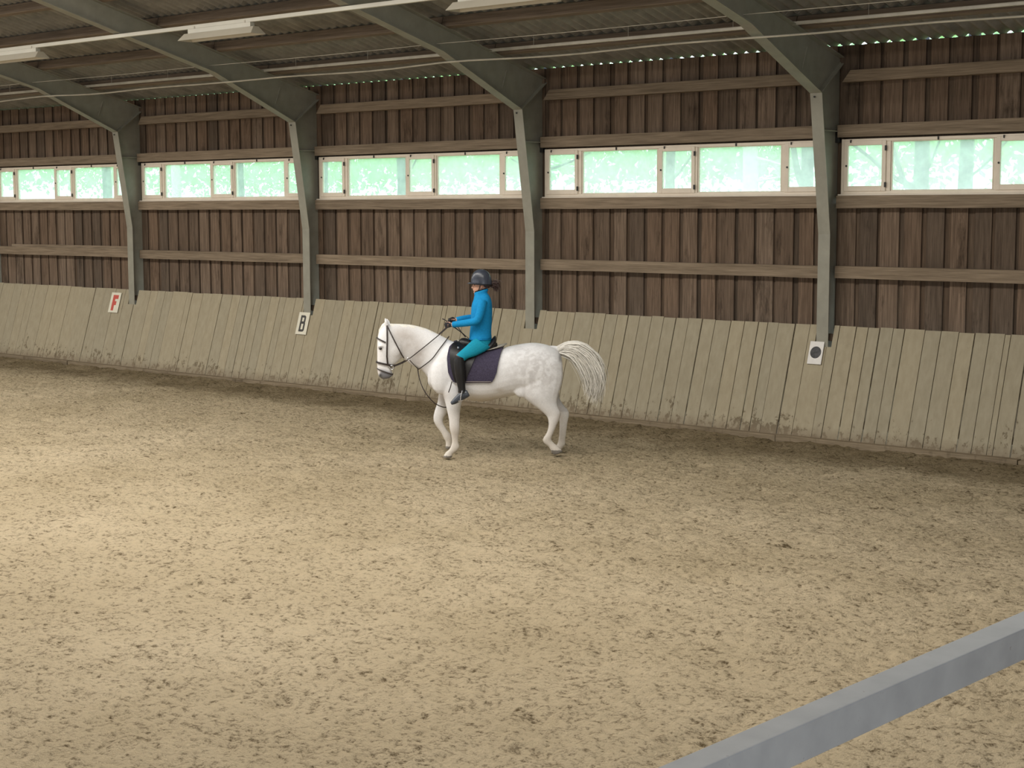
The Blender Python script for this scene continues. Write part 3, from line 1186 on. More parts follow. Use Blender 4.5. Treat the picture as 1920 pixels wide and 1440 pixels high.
link('foliage', mesh_from(v, np.arange(4 * n).reshape(-1, 4).tolist()), M_leaf[1], kind='stuff', label='hazy pale green woodland far beyond all the windows', category='foliage')

# ------------------------------------------------------------------ horse and rider
# local frame: x forward (to the horse's nose), y to the horse's near (left) side, z up
HO = Vector((-14.1994, 16.1313, 0.0))
HRZ = math.atan2(-0.6607, -0.7506)


def Hp(cx, cy, l=0.0):
    return Vector(((1000 - cx) / 471.0, l, (1283 - cy + 76 * l) / 468.0))


def loft(stations, n=20, caps=True, sq=2.0):
    """stations: (point A, point B, half width) - elliptical sections between two profile points"""
    v, f = [], []
    rings = []
    for (A, B_, w) in stations:
        A, B_ = Vector(A), Vector(B_)
        c = (A + B_) / 2
        a = (A - B_) / 2
        side = Vector((0, 1, 0))
        ring = []
        for k in range(n):
            t = 2 * math.pi * k / n
            ct, st = math.cos(t), math.sin(t)
            e = 2.0 / sq
            ring.append(c + a * math.copysign(abs(ct) ** e, ct) + side * (w * math.copysign(abs(st) ** e, st)))
        rings.append(ring)
    for r in rings:
        v += r
    for i in range(len(rings) - 1):
        for k in range(n):
            f.append((i * n + k, i * n + (k + 1) % n, (i + 1) * n + (k + 1) % n, (i + 1) * n + k))
    if caps:
        f.append(tuple(range(n))[::-1])
        f.append(tuple((len(rings) - 1) * n + k for k in range(n)))
    return v, f


def smooth_stations(st, k=3):
    """interpolate stations with Catmull-Rom"""
    A = spline([s[0] for s in st], k)
    B_ = spline([s[1] for s in st], k)
    W = spline([(s[2], 0, 0) for s in st], k)
    return [(a, b, max(w.x, 0.002)) for a, b, w in zip(A, B_, W)]


def fuse(parts, voxel, smooth_it=4, fac=0.5, keep=None):
    """join closed pieces into one continuous skin"""
    mb = MB()
    for (v, f) in parts:
        mb.add(v, f)
    me = mb.mesh()
    o = bpy.data.objects.new('tmp', me)
    COL.objects.link(o)
    m = o.modifiers.new('r', 'REMESH')
    m.mode = 'VOXEL'
    m.voxel_size = voxel
    m.use_smooth_shade = True
    if smooth_it:
        s_ = o.modifiers.new('s', 'SMOOTH')
        s_.factor = fac
        s_.iterations = smooth_it
    dg = bpy.context.evaluated_depsgraph_get()
    out = bpy.data.meshes.new_from_object(o.evaluated_get(dg))
    bpy.data.objects.remove(o)
    out.polygons.foreach_set('use_smooth', [True] * len(out.polygons))
    return out


def tubev(pts, rad, n=10):
    mb = MB()
    mb.tube(pts, rad, n)
    return mb.v, mb.f


def coords(me):
    a = np.empty(len(me.vertices) * 3, np.float32)
    me.vertices.foreach_get('co', a)
    return a.reshape(-1, 3)


def paint(me, cols):
    at = me.color_attributes.new('pig', 'FLOAT_COLOR', 'POINT')
    at.data.foreach_set('color', np.concatenate([cols, np.ones((len(cols), 1))], 1).astype(np.float32).ravel())


def place(name, me, mat, parent=None, **kw):
    o = link(name, me, mat, parent, **kw)
    if parent is None:
        o.location = HO
        o.rotation_euler = (0, 0, HRZ)
    return o


def S(a, b, w, l=0.0):
    return (Hp(a[0], a[1], l), Hp(b[0], b[1], l), w)


# ---- horse body
torso_st = [S((1421, 690), (1420, 740), .05), S((1408, 632), (1412, 800), .17), S((1372, 594), (1385, 880), .235), S((1300, 568), (1310, 905), .275),
            S((1220, 560), (1230, 900), .29), S((1120, 574), (1130, 893), .295), S((1010, 598), (1020, 915), .305), S((900, 610), (910, 935), .31),
            S((810, 592), (815, 922), .29), S((745, 562), (750, 905), .25), S((690, 548), (680, 892), .225), S((640, 580), (615, 868), .20),
            S((592, 660), (575, 838), .165), S((562, 735), (560, 812), .09)]
neck_st = [S((760, 566), (640, 870), .15), S((690, 536), (590, 842), .155), S((620, 500), (556, 775), .125), S((555, 470), (520, 733), .100), S((480, 449), (462, 705), .085),
           S((410, 440), (415, 668), .078), S((355, 437), (372, 625), .074), S((312, 437), (345, 600), .065)]
head_st = [S((296, 436), (330, 452), .045), S((262, 470), (380, 520), .078), S((246, 505), (405, 575), .095), S((240, 545), (408, 620), .098), S((238, 590), (392, 655), .092),
           S((238, 640), (362, 688), .072), S((237, 682), (338, 706), .058), S((237, 720), (330, 726), .052), S((240, 750), (334, 752), .056),
           S((250, 773), (330, 772), .052), S((270, 790), (312, 785), .03)]
lf = .15
near_fore = [S((600, 740), (790, 770), .075, .13), S((622, 810), (800, 850), .085, .14), S((648, 870), (792, 900), .08, lf), S((668, 930), (778, 945), .072, lf), S((682, 990), (768, 998), .056, lf),
             S((694, 1050), (764, 1055), .046, lf), S((697, 1095), (764, 1100), .046, lf), S((702, 1125), (762, 1130), .044, lf), S((710, 1158), (757, 1160), .032, lf),
             S((712, 1195), (756, 1197), .029, lf), S((706, 1222), (763, 1222), .036, lf), S((694, 1243), (752, 1247), .035, lf), S((676, 1258), (722, 1272), .033, lf), S((664, 1274), (715, 1284), .040, lf), S((654, 1294), (712, 1298), .046, lf)]
far_fore = [S((610, 760), (760, 800), .075, -.13), S((625, 860), (745, 880), .07, -.15), S((618, 930), (705, 945), .058, -.15), S((600, 985), (680, 1005), .05, -.15),
            S((590, 1030), (655, 1045), .045, -.15), S((594, 1062), (655, 1068), .043, -.15), S((612, 1095), (660, 1082), .034, -.15), S((640, 1135), (683, 1118), .029, -.15),
            S((656, 1168), (707, 1148), .035, -.15), S((668, 1192), (716, 1176), .033, -.15), S((668, 1212), (714, 1205), .036, -.15), S((666, 1240), (718, 1232), .045, -.15)]
lh = .16
near_hind = [S((1150, 680), (1420, 690), .13, .13), S((1130, 770), (1424, 770), .135, .14), S((1128, 845), (1412, 840), .125, .15), S((1160, 905), (1392, 900), .105, lh),
             S((1222, 955), (1385, 945), .08, lh), S((1278, 997), (1392, 980), .062, lh), S((1318, 1035), (1408, 1012), .048, lh), S((1328, 1068), (1400, 1052), .043, lh),
             S((1328, 1100), (1382, 1092), .034, lh), S((1316, 1140), (1365, 1135), .031, lh), S((1293, 1178), (1350, 1170), .037, lh), S((1300, 1205), (1352, 1188), .034, lh),
             S((1328, 1228), (1368, 1206), .033, lh), S((1345, 1255), (1396, 1228), .042, lh), S((1362, 1282), (1424, 1262), .045, lh)]
far_hind = [S((1180, 700), (1415, 700), .12, -.12), S((1190, 800), (1420, 790), .12, -.14), S((1240, 880), (1405, 870), .10, -.15), S((1308, 930), (1408, 915), .075, -lh),
            S((1356, 970), (1432, 955), .055, -lh), S((1388, 1005), (1462, 990), .045, -lh), S((1400, 1040), (1468, 1022), .042, -lh), S((1404, 1080), (1458, 1075), .034, -lh),
            S((1402, 1140), (1450, 1140), .030, -lh), S((1396, 1190), (1444, 1190), .031, -lh), S((1386, 1215), (1444, 1214), .037, -lh), S((1372, 1235), (1424, 1240), .034, -lh),
            S((1356, 1252), (1412, 1258), .040, -lh), S((1346, 1270), (1408, 1273), .046, -lh)]


def earv(sx, px=0):
    b = Hp(306 + px, 452, sx * .052)
    t = Hp(291 + px, 399, sx * .072)
    m = (b + t) / 2 + Vector((-.004, 0, 0))
    return tubev([b - Vector((0, 0, .03)), b + (m - b) * .4, m, m + (t - m) * .55, t], [.020, .030, .028, .016, .003], 10)


def ball(c, r, sc=(1, 1, 1)):
    c = Vector(c)
    v, f = [], []
    n, m = 12, 8
    for i in range(1, m):
        a = math.pi * i / m
        for k in range(n):
            t = 2 * math.pi * k / n
            v.append(c + Vector((r * sc[0] * math.sin(a) * math.cos(t), r * sc[1] * math.sin(a) * math.sin(t), r * sc[2] * math.cos(a))))
    for i in range(m - 2):
        for k in range(n):
            f.append((i * n + k, (i + 1) * n + k, (i + 1) * n + (k + 1) % n, i * n + (k + 1) % n))
    v.append(c + Vector((0, 0, r * sc[2])))
    v.append(c - Vector((0, 0, r * sc[2])))
    for k in range(n):
        f.append((len(v) - 2, k, (k + 1) % n))
        f.append((len(v) - 1, (m - 2) * n + (k + 1) % n, (m - 2) * n + k))
    return v, f


parts = [loft(smooth_stations(torso_st), 28, sq=2.25), loft(smooth_stations(neck_st), 22), loft(smooth_stations(head_st), 20, sq=2.2)]
parts += [loft(smooth_stations(s_, 4), 16) for s_ in (near_fore, far_fore, near_hind, far_hind)]
parts += [earv(1), earv(-1, 8)]
# masseter cheek discs, eye sockets, nostril rims, jaw, dock, shoulder and stifle muscle, hock points
for s_ in (1, -1):
    parts.append(ball(Hp(352, 600, 0) + Vector((0, s_ * .066, 0)), .095, (1, .38, 1.1)))
    parts.append(ball(Hp(262, 580, 0) + Vector((0, s_ * .078, 0)), .036, (1, .6, .7)))
    parts.append(ball(Hp(257, 762, 0) + Vector((0, s_ * .040, 0)), .030, (.9, .6, 1.1)))
    parts.append(ball(Hp(650, 770, 0) + Vector((0, s_ * .16, 0)), .16, (1, .5, 1.5)))
    parts.append(ball(Hp(1165, 850, 0) + Vector((0, s_ * .19, 0)), .10, (1.3, .55, 1.1)))
parts.append(ball(Hp(318, 762), .04, (1, 1, .8)))
parts.append(tubev([Hp(1350, 600), Hp(1395, 600), Hp(1430, 596)], [.05, .038, .02], 10))
hme = fuse(parts, 0.0125, 5, 0.5)
P = coords(hme)
x, l_, z = P[:, 0], P[:, 1], P[:, 2]
cxp = 1000 - 471 * x
cyp = 1283 + 76 * l_ - 468 * z
nz = vnoise(cxp / 26 + 5, cyp / 26 + l_ * 9) * .6 + vnoise(cxp / 11, cyp / 11 + l_ * 20 + 7) * .4
nzb = vnoise(cxp / 60 + 31, cyp / 60 + l_ * 4)
base = np.tile(np.array([[0.80, 0.80, 0.82]]), (len(P), 1))


def blob(cx, cy, rx, ry):
    return np.exp(-(((cxp - cx) / rx) ** 2 + ((cyp - cy) / ry) ** 2))


def tint(mask, colr):
    global base
    mask = np.clip(mask, 0, 1)[:, None]
    base = base * (1 - mask) + np.array([colr]) * mask


tint((blob(1260, 760, 170, 150)) * np.clip((nz - .32) * 2.4, 0, .65), (0.50, 0.48, 0.48))            # dappled rump
tint(blob(1190, 640, 160, 80) * np.clip((nz - .4) * 1.6, 0, .35), (0.55, 0.54, 0.55))
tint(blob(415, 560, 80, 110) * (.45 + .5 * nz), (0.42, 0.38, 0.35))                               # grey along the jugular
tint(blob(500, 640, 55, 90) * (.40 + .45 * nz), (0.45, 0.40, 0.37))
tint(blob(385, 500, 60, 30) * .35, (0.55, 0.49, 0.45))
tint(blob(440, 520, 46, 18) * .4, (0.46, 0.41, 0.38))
tint(np.clip((cyp - 880) / 60, 0, 1) * (cyp < 960) * (cxp > 810) * (cxp < 1130) * .75, (0.44, 0.35, 0.22))   # dusty belly
tint(blob(1020, 870, 30, 14) * .5, (0.42, 0.36, 0.28))
tint(blob(640, 905, 60, 40) * .5, (0.40, 0.34, 0.29))
tint(np.clip((cyp - 940) / 240, 0, 1) * .62 * (cxp > 580), (0.52, 0.44, 0.33))                    # dusty legs
tint(blob(735, 1140, 30, 40) * .4, (0.45, 0.39, 0.33))
tint(blob(1410, 1040, 30, 40) * .4, (0.42, 0.36, 0.30))
tint((l_ < -.02) * (cyp > 830) * (cxp > 1150) * (cyp < 1000) * .4, (0.36, 0.34, 0.36))  # far thigh greyed, shade between the hind legs put into the coat colour
tint(np.clip((cyp - 722 + (cxp - 285) * -.25) / 26, 0, 1) * (cxp < 350) * .9, (0.085, 0.085, 0.10))           # muzzle
tint(blob(246, 740, 12, 30) * .9, (0.70, 0.66, 0.64))
tint(blob(263, 590, 20, 9) * (np.abs(l_) > .04) * .8, (0.14, 0.12, 0.11))
tint(blob(238, 650, 30, 90) * .25, (0.80, 0.74, 0.70))
tint(blob(258, 765, 9, 11) * (np.abs(l_) > .02), (0.01, 0.01, 0.01))
tint((blob(1402, 660, 9, 34) * (np.abs(l_) < .30)) * .55, (0.10, 0.09, 0.09))
# hooves
hoof = np.zeros(len(P))
for (hx0, hx1, hy, ll) in ((640, 722, 1284, 1), (655, 725, 1222, -1), (1335, 1430, 1252, 1), (1335, 1418, 1262, -1)):
    hoof = np.maximum(hoof, (cxp > hx0) * (cxp < hx1) * (cyp > hy) * (np.sign(l_) == ll))
tint(hoof * .9, (0.13, 0.115, 0.10))
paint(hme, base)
M_horse, nt, b = newmat('horse_coat')
at = nt.nodes.new('ShaderNodeAttribute')
at.attribute_name = 'pig'
mp = mapping(nt, (30, 60, 30))
n1, r1 = noise_ramp(nt, mp.outputs[0], 2, [(0.3, (0.93,) * 3), (0.7, (1.05,) * 3)], 4)
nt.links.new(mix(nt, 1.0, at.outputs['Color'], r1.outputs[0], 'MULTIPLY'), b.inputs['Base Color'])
b.inputs['Roughness'].default_value = 0.6
b.inputs['Sheen Weight'].default_value = 0.1
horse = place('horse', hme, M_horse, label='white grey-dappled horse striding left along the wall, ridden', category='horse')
M_eye = plain('horse_eye', (0.012, 0.010, 0.009), 0.15)
for s_ in (1, -1):
    v, f = ball(Hp(263, 591, 0) + Vector((0, s_ * .093, -.002)), .018, (1.1, .6, .9))
    place('eye', mesh_from(v, f, True), M_eye, horse)


# hair: thin tapered strips following guide curves
def hair(guides, n, spread, wd, seed, mat, name, parent, seg=10, frizz=.01):
    r_ = random.Random(seed)
    v, f = [], []
    for i in range(n):
        t = r_.random() * (len(guides) - 1)
        k = int(t)
        a = t - k
        g0, g1 = guides[k], guides[min(k + 1, len(guides) - 1)]
        jx, jy, jz = (r_.gauss(0, 1) for _ in range(3))
        ln = r_.uniform(.75, 1.0)
        pts = []
        for q in range(seg + 1):
            s0 = q / seg * ln * (len(g0) - 1)
            i0 = min(int(s0), len(g0) - 2)
            fr = s0 - i0
            p = (g0[i0].lerp(g0[i0 + 1], fr)).lerp(g1[i0].lerp(g1[i0 + 1], fr), a)
            sp_ = spread[0] + (spread[1] - spread[0]) * q / seg
            p = p + Vector((jx, jy, jz)) * sp_ + Vector((r_.gauss(0, frizz), r_.gauss(0, frizz), r_.gauss(0, frizz))) * (q / seg)
            pts.append(p)
        n0 = len(v)
        ang = r_.random() * 3.14
        for q, p in enumerate(pts):
            d = (pts[min(q + 1, seg)] - pts[max(q - 1, 0)]).normalized()
            sd = d.cross(Vector((math.cos(ang), math.sin(ang), .3))).normalized()
            w_ = wd * (1 - (q / seg) ** 2 * .8)
            v += [p - sd * w_, p + sd * w_]
        for q in range(seg):
            f.append((n0 + 2 * q, n0 + 2 * q + 1, n0 + 2 * q + 3, n0 + 2 * q + 2))
    me = mesh_from(v, f, True)
    return place(name, me, mat, parent, kind='stuff')


M_hair = plain('white_horse_hair', (0.78, 0.755, 0.70), 0.6, 0, 0.1, 20)
G = lambda pts: spline([Hp(*p) for p in pts], 4)
tail_g = [G([(1400, 600, 0), (1450, 578, 0), (1530, 582, 0), (1610, 632, -.02), (1660, 720, -.03), (1665, 830, -.03), (1640, 950, -.03)]),
          G([(1395, 604, .01), (1445, 590, .02), (1515, 600, .03), (1585, 650, .02), (1635, 735, .02), (1650, 830, .02), (1625, 925, .02)]),
          G([(1395, 612, 0), (1440, 606, 0), (1500, 622, .01), (1560, 680, .02), (1600, 760, .02), (1620, 840, .02), (1605, 900, .02)]),
          G([(1395, 620, 0), (1432, 628, 0), (1480, 650, 0), (1530, 705, 0), (1575, 790, 0), (1600, 860, 0), (1600, 890, 0)])]
hair(tail_g, 1700, (.016, .042), .006, 3, M_hair, 'tail', horse, 12, .008)
wisp = [G([(1420, 590, 0), (1500, 576, 0), (1560, 598, 0), (1610, 640, 0), (1650, 672, 0), (1690, 694, 0)]),
        G([(1420, 600, 0), (1490, 592, 0), (1550, 622, 0), (1600, 668, 0), (1640, 712, 0), (1665, 750, 0)])]
hair(wisp, 50, (.006, .014), .003, 5, M_hair, 'tail_wisp', horse, 10, .004)
core, cf = loft(smooth_stations([S((1385, 596), (1390, 628), .03), S((1440, 580), (1435, 622), .035), S((1500, 585), (1480, 630), .035), S((1560, 615), (1530, 665), .035), S((1610, 668), (1572, 715), .035),
                                 S((1645, 750), (1600, 770), .032), S((1652, 830), (1614, 836), .025), S((1640, 900), (1615, 900), .012)]), 12)
place('tail_core', mesh_from(core, cf, True), M_hair, horse)
# short hogged mane on the crest, lying to the near side here and there
A = spline([Hp(322, 438), Hp(410, 441), Hp(480, 450), Hp(555, 471), Hp(620, 501), Hp(690, 537)], 6)
v, f = [], []
for i, p in enumerate(A):
    w_ = .018 * (1 if 2 < i < len(A) - 3 else .5)
    sag = .006 * math.sin(i * 1.3)
    v += [p + Vector((0, -.012, -.016)), p + Vector((0, -.004, .004)), p + Vector((0, .014, .001)), p + Vector((-.004, .034, -.022 + sag)), p + Vector((-.010, .046, -.060 + sag)), p + Vector((-.006, .030, -.050))]
for i in range(len(A) - 1):
    for k in range(6):
        f.append((i * 6 + k, i * 6 + (k + 1) % 6, (i + 1) * 6 + (k + 1) % 6, (i + 1) * 6 + k))
place('mane', mesh_from(v, f, True), M_hair, horse)
v, f = tubev([Hp(300, 440, 0) + Vector((0, 0, .01)), Hp(280, 452), Hp(262, 480), Hp(250, 508)], [.03, .03, .026, .008], 10)
place('forelock', mesh_from(v, f, True), M_hair, horse)


# barrel surface at the near side
def body_at(cx, z, off=0.0, pw=2.25):
    x_ = (1000 - cx) / 471.0
    best = None
    st = SM
    for i in range(len(st) - 1):
        xa_ = (st[i][0].x + st[i][1].x) / 2
        xb_ = (st[i + 1][0].x + st[i + 1][1].x) / 2
        if min(xa_, xb_) <= x_ <= max(xa_, xb_):
            t = (x_ - xa_) / (xb_ - xa_ + 1e-9)
            top = st[i][0].z * (1 - t) + st[i + 1][0].z * t
            bot = st[i][1].z * (1 - t) + st[i + 1][1].z * t
            w = st[i][2] * (1 - t) + st[i + 1][2] * t
            best = (top, bot, w)
            break
    top, bot, w = best
    c, a = (top + bot) / 2, (top - bot) / 2
    q = min(1.0, abs((z - c) / a))
    return x_, top, bot, w, (w + off) * (max(0.0, 1 - q ** pw)) ** (1 / pw)


SM = smooth_stations(torso_st)


def wrap(front, back, zbot, off, nx=14, nz_=16, ztop_off=0.0, thick=.010, corner=0.0, frac=1.0):
    """sheet hugging the barrel over the spine; front(s), back(s) = crop x at s from 0 (bottom) to 1 (spine)"""
    def layer(off):
        rows = []
        for j in range(nz_ + 1):
            s_ = j / nz_
            row = []
            for i in range(nx + 1):
                t = i / nx
                cx = front(s_) * (1 - t) + back(s_) * t
                e = min(t, 1 - t) * nx / 2.0
                zb = zbot + (corner * (1 - min(1, e)) ** 2)
                x_, top, bot, w, _ = body_at(cx, 1.0)
                c, a = (top + bot) / 2, (top - bot) / 2 + off
                th0 = math.asin(max(-1, min(1, (zb - c) / a)))
                th = th0 + (math.pi / 2 - th0) * s_
                sn, cs = math.sin(th), math.cos(th)
                e2 = 2 / 2.25
                zz = c + a * math.copysign(abs(sn) ** e2, sn)
                row.append((x_, (w + off) * abs(cs) ** e2, zz))
            rows.append(row)
        return rows + [[(p[0], -p[1], p[2]) for p in r] for r in rows[-2::-1]]
    A_, B2 = layer(off), layer(off + thick)
    m, nr = nx + 1, len(A_)
    v = [p for r in A_ for p in r] + [p for r in B2 for p in r]
    K = m * nr
    f = []
    for r in range(nr - 1):
        for i in range(nx):
            q = (r * m + i, r * m + i + 1, (r + 1) * m + i + 1, (r + 1) * m + i)
            f += [q, tuple(K + j for j in q[::-1])]
        for i in (0, nx):
            f.append((r * m + i, (r + 1) * m + i, K + (r + 1) * m + i, K + r * m + i))
    for i in range(nx):
        for r in (0, nr - 1):
            f.append((r * m + i, r * m + i + 1, K + r * m + i + 1, K + r * m + i))
    me = mesh_from(v, f, True)
    bm = bmesh.new()
    bm.from_mesh(me)
    bmesh.ops.recalc_face_normals(bm, faces=bm.faces)
    bm.to_mesh(me)
    bm.free()
    me.polygons.foreach_set('use_smooth', [True] * len(me.polygons))
    me.set_sharp_from_angle(angle=math.radians(50))
    return me


def lerp_tab(tab):
    def fn(s_):
        for (a, va), (c, vc) in zip(tab, tab[1:]):
            if s_ <= c:
                return va + (vc - va) * (s_ - a) / (c - a + 1e-9)
        return tab[-1][1]
    return fn


def zof(cy, l=.29):
    return (1283 - cy + 76 * l) / 468.0


M_pad = plain('navy_saddle_cloth', (0.060, 0.052, 0.085), 0.9, 0, 0.25, 60, 0.1, 0.4)
M_pipe = plain('pad_piping', (0.30, 0.26, 0.24), 0.7)
M_leather = plain('black_leather', (0.012, 0.011, 0.012), 0.42, 0, 0.3, 30, 0.4)
M_leather2 = plain('dark_brown_leather', (0.035, 0.026, 0.024), 0.5, 0, 0.3, 30, 0.4)
M_fleece = plain('grey_fleece', (0.42, 0.40, 0.35), 0.95, 0, 0.15, 60, 0.1, 0.6)
M_chrome = plain('stirrup_steel', (0.62, 0.63, 0.66), 0.25, 0.8, 0.05, 5)

pad = place('saddle_pad', wrap(lerp_tab([(0, 712), (.12, 692), (.35, 686), (.6, 700), (.85, 735), (1, 765)]), lerp_tab([(0, 985), (.10, 1000), (.3, 1010), (.6, 1026), (1, 1050)]), zof(815), .018, 20, 18, corner=.05), M_pad,
            label='dark navy quilted saddle cloth lying under the black saddle', category='saddle pad')
ptsb = []
for i in range(13):
    cx = 735 + (965 - 735) * i / 12
    z_ = zof(813)
    ptsb.append((body_at(cx, z_)[0], body_at(cx, z_, .030)[4] + .006, z_))
mb = MB()
mb.tube(ptsb, .0045, 6)
place('piping', mb.mesh(True), M_pipe, pad)
fleece = place('half_pad', wrap(lerp_tab([(0, 905), (.5, 850), (1, 750)]), lerp_tab([(0, 915), (.5, 1030), (1, 1066)]), zof(628, .27), .034, 16, 10, thick=.022), M_fleece,
               label='pale grey fleece half pad showing behind the saddle', category='saddle pad')
# saddle
sad = empty('saddle', HO, HRZ, label='black leather riding saddle on the white horse', category='saddle')


def sp(name, me, mat, parent=sad):
    return link(name, me, mat, parent)


flap = wrap(lerp_tab([(0, 728), (.2, 708), (.45, 704), (.7, 722), (.9, 752), (1, 770)]), lerp_tab([(0, 812), (.15, 835), (.4, 862), (.62, 885), (.8, 930), (1, 975)]), zof(808), .032, 14, 18, corner=.05, thick=.012)
sp('flap', flap, M_leather)
seat_st = [S((748, 560), (760, 610), .05), S((775, 530), (790, 600), .085), S((820, 532), (820, 598), .095), S((870, 556), (870, 606), .12), S((920, 566), (920, 612), .16), S((960, 545), (960, 616), .165),
           S((985, 516), (992, 606), .13), S((996, 516), (1000, 575), .09)]
sp('seat', fuse([loft(smooth_stations(seat_st, 4), 20)], .009, 3), M_leather)
v, f = loft(smooth_stations([S((905, 600), (905, 628), .13), S((950, 590), (950, 622), .15), S((1000, 560), (1000, 606), .12), S((1004, 562), (1004, 600), .05)], 3), 16)
sp('panel', mesh_from(v, f, True), M_leather)
for s_ in (1, -1):
    mb = MB()
    P_ = [Hp(757, 598, .20), Hp(760, 603, .215)]
    mb.tube([Vector((P_[0].x, s_ * .215, P_[0].z + .01)), Vector((P_[1].x, s_ * .235, P_[1].z))], .012, 8)
    sp('stud', mb.mesh(True), M_chrome)
    # girth strap and loose end
    mb = MB()
    z1_, z0_ = zof(800), zof(925, .10)
    pp = [Vector(((1000 - 775) / 471, s_ * (body_at(775, z_, .012)[4] + .004), z_)) for z_ in np.linspace(z1_, z0_, 7)]
    for a, c in zip(pp, pp[1:]):
        mb.hexa([a + Vector((-.04, 0, 0)), a + Vector((.04, 0, 0)), a + Vector((.04, s_ * .006, 0)), a + Vector((-.04, s_ * .006, 0)),
                 c + Vector((-.04, 0, 0)), c + Vector((.04, 0, 0)), c + Vector((.04, s_ * .006, 0)), c + Vector((-.04, s_ * .006, 0))])
    sp('girth', mb.mesh(), M_leather)
    # stirrup leather and iron
    fo = Hp(772, 925, .33)
    fo = Vector((fo.x, s_ * .35, fo.z))
    top = Vector((fo.x - .025, s_ * .35, fo.z + .135))
    mb = MB()
    mb.tube([Vector(((1000 - 800) / 471, s_ * .32, zof(640))), Vector(((1000 - 790) / 471, s_ * .345, zof(760))), top], .008, 6)
    sp('stirrup_leather', mb.mesh(), M_leather)
    mb = MB()
    w_ = .062
    tread_f = fo + Vector((.0, 0, -.008))
    mb.tube([tread_f + Vector((0, -w_, 0)), tread_f + Vector((-.006, -w_, .05)), top + Vector((0, -w_ * .6, -.02)), top, top + Vector((0, w_ * .6, -.02)), tread_f + Vector((-.006, w_, .05)), tread_f + Vector((0, w_, 0))], .008, 8)
    mb.hexa([tread_f + Vector((-.028, -w_, -.006)), tread_f + Vector((.028, -w_, -.018)), tread_f + Vector((.028, w_, -.018)), tread_f + Vector((-.028, w_, -.006)),
             tread_f + Vector((-.028, -w_, .004)), tread_f + Vector((.028, -w_, -.008)), tread_f + Vector((.028, w_, -.008)), tread_f + Vector((-.028, w_, .004))])
    sp('stirrup_iron', mb.mesh(), M_chrome)
# dark strap end hanging in front of the rider's boot
mb = MB()
mb.tube([Vector((Hp(718, 812).x, .30, zof(812))), Vector((Hp(708, 850).x, .30, zof(850))), Vector((Hp(696, 882).x, .295, zof(882)))], .0075, 6)
sp('strap_end', mb.mesh(), M_leather2)

# ---- bridle, reins, martingale
bri = empty('bridle', HO, HRZ, label='black leather bridle with long reins on the white horse', category='bridle')


def bp(name, me, mat=None, parent=bri):
    return link(name, me, mat or M_leather2, parent)


def strapring(A, B_, w, wid=.011, name='strap', a0=0, a1=360, off=.006):
    A, B_ = Hp(*A), Hp(*B_)
    c, a = (A + B_) / 2, (A - B_) / 2
    a = a * (1 + off / a.length)
    w += off
    up = a.normalized().cross(Vector((0, 1, 0))).normalized()
    pts = []
    n = 36
    for k in range(n + 1):
        t = math.radians(a0 + (a1 - a0) * k / n)
        ct, st = math.cos(t), math.sin(t)
        pts.append(c + a * math.copysign(abs(ct) ** .9, ct) + Vector((0, w * math.copysign(abs(st) ** .9, st), 0)))
    mb = MB()
    cen = c
    for p, q in zip(pts, pts[1:]):
        o1, o2 = (p - cen).normalized() * .006, (q - cen).normalized() * .006
        mb.hexa([p - up * wid, p + up * wid, p + up * wid + o1, p - up * wid + o1, q - up * wid, q + up * wid, q + up * wid + o2, q - up * wid + o2])
    return bp(name, mb.mesh())


strapring((236, 680), (342, 703), .060, .013, 'noseband', off=.008)
strapring((240, 722), (334, 757), .056, .006, 'flash_strap', off=.006)
strapring((243, 528), (404, 600), .096, .009, 'browband', -74, 74, off=.010)
strapring((303, 440), (408, 652), .100, .007, 'throatlash', off=.006)
for s_ in (1, -1):
    mb = MB()
    pts = [Hp(306, 444), Hp(307, 480), Hp(308, 530), Hp(306, 580), Hp(304, 640), Hp(308, 690), Hp(330, 712)]
    wv = [.062, .088, .104, .112, .098, .074, .064]
    pts = [Vector((p.x, s_ * (w + .010), p.z)) for p, w in zip(pts, wv)]
    for a, c in zip(pts, pts[1:]):
        mb.hexa([a + Vector((-.011, 0, 0)), a + Vector((.011, 0, 0)), a + Vector((.011, s_ * .006, 0)), a + Vector((-.011, s_ * .006, 0)),
                 c + Vector((-.011, 0, 0)), c + Vector((.011, 0, 0)), c + Vector((.011, s_ * .006, 0)), c + Vector((-.011, s_ * .006, 0))])
    bp('cheekpiece', mb.mesh())
    mb = MB()
    c = Hp(333, 712)
    mb.tube([Vector((c.x + .026 * math.cos(t), s_ * .072, c.z + .026 * math.sin(t))) for t in np.linspace(0, 2 * math.pi, 19)], .005, 6, False)
    bp('bit_ring', mb.mesh(True), M_chrome)
    # rein: bit -> martingale ring -> hand -> loop back
    hand = Hp(705, 452, .10) if s_ > 0 else Hp(725, 415, -.10)
    rp = [Vector((Hp(345, 706).x, s_ * .075, Hp(345, 706).z)), Vector((Hp(400, 683).x, s_ * .10, Hp(400, 683).z)), Vector((Hp(445, 655).x, s_ * .115, Hp(445, 655).z)),
          Vector((Hp(560, 565).x, s_ * .14, Hp(560, 565).z)), Vector((Hp(640, 500).x, s_ * .125, Hp(640, 500).z)), hand]
    mb = MB()
    mb.tube(spline(rp, 5), .0068, 6)
    bp('rein', mb.mesh(True))
mb = MB()
hn, hf = Hp(705, 452, .10), Hp(725, 415, -.10)
mb.tube(spline([hn, Hp(740, 470, .07), Hp(790, 505, .02), Hp(800, 520, -.04), Hp(770, 480, -.08), hf], 6), .006, 6)
bp('rein_end', mb.mesh(True))
mar = empty('martingale', HO, HRZ, label='dark leather running martingale strap round the horse neck and chest', category='martingale')
J = Hp(496, 722, 0)
mb = MB()
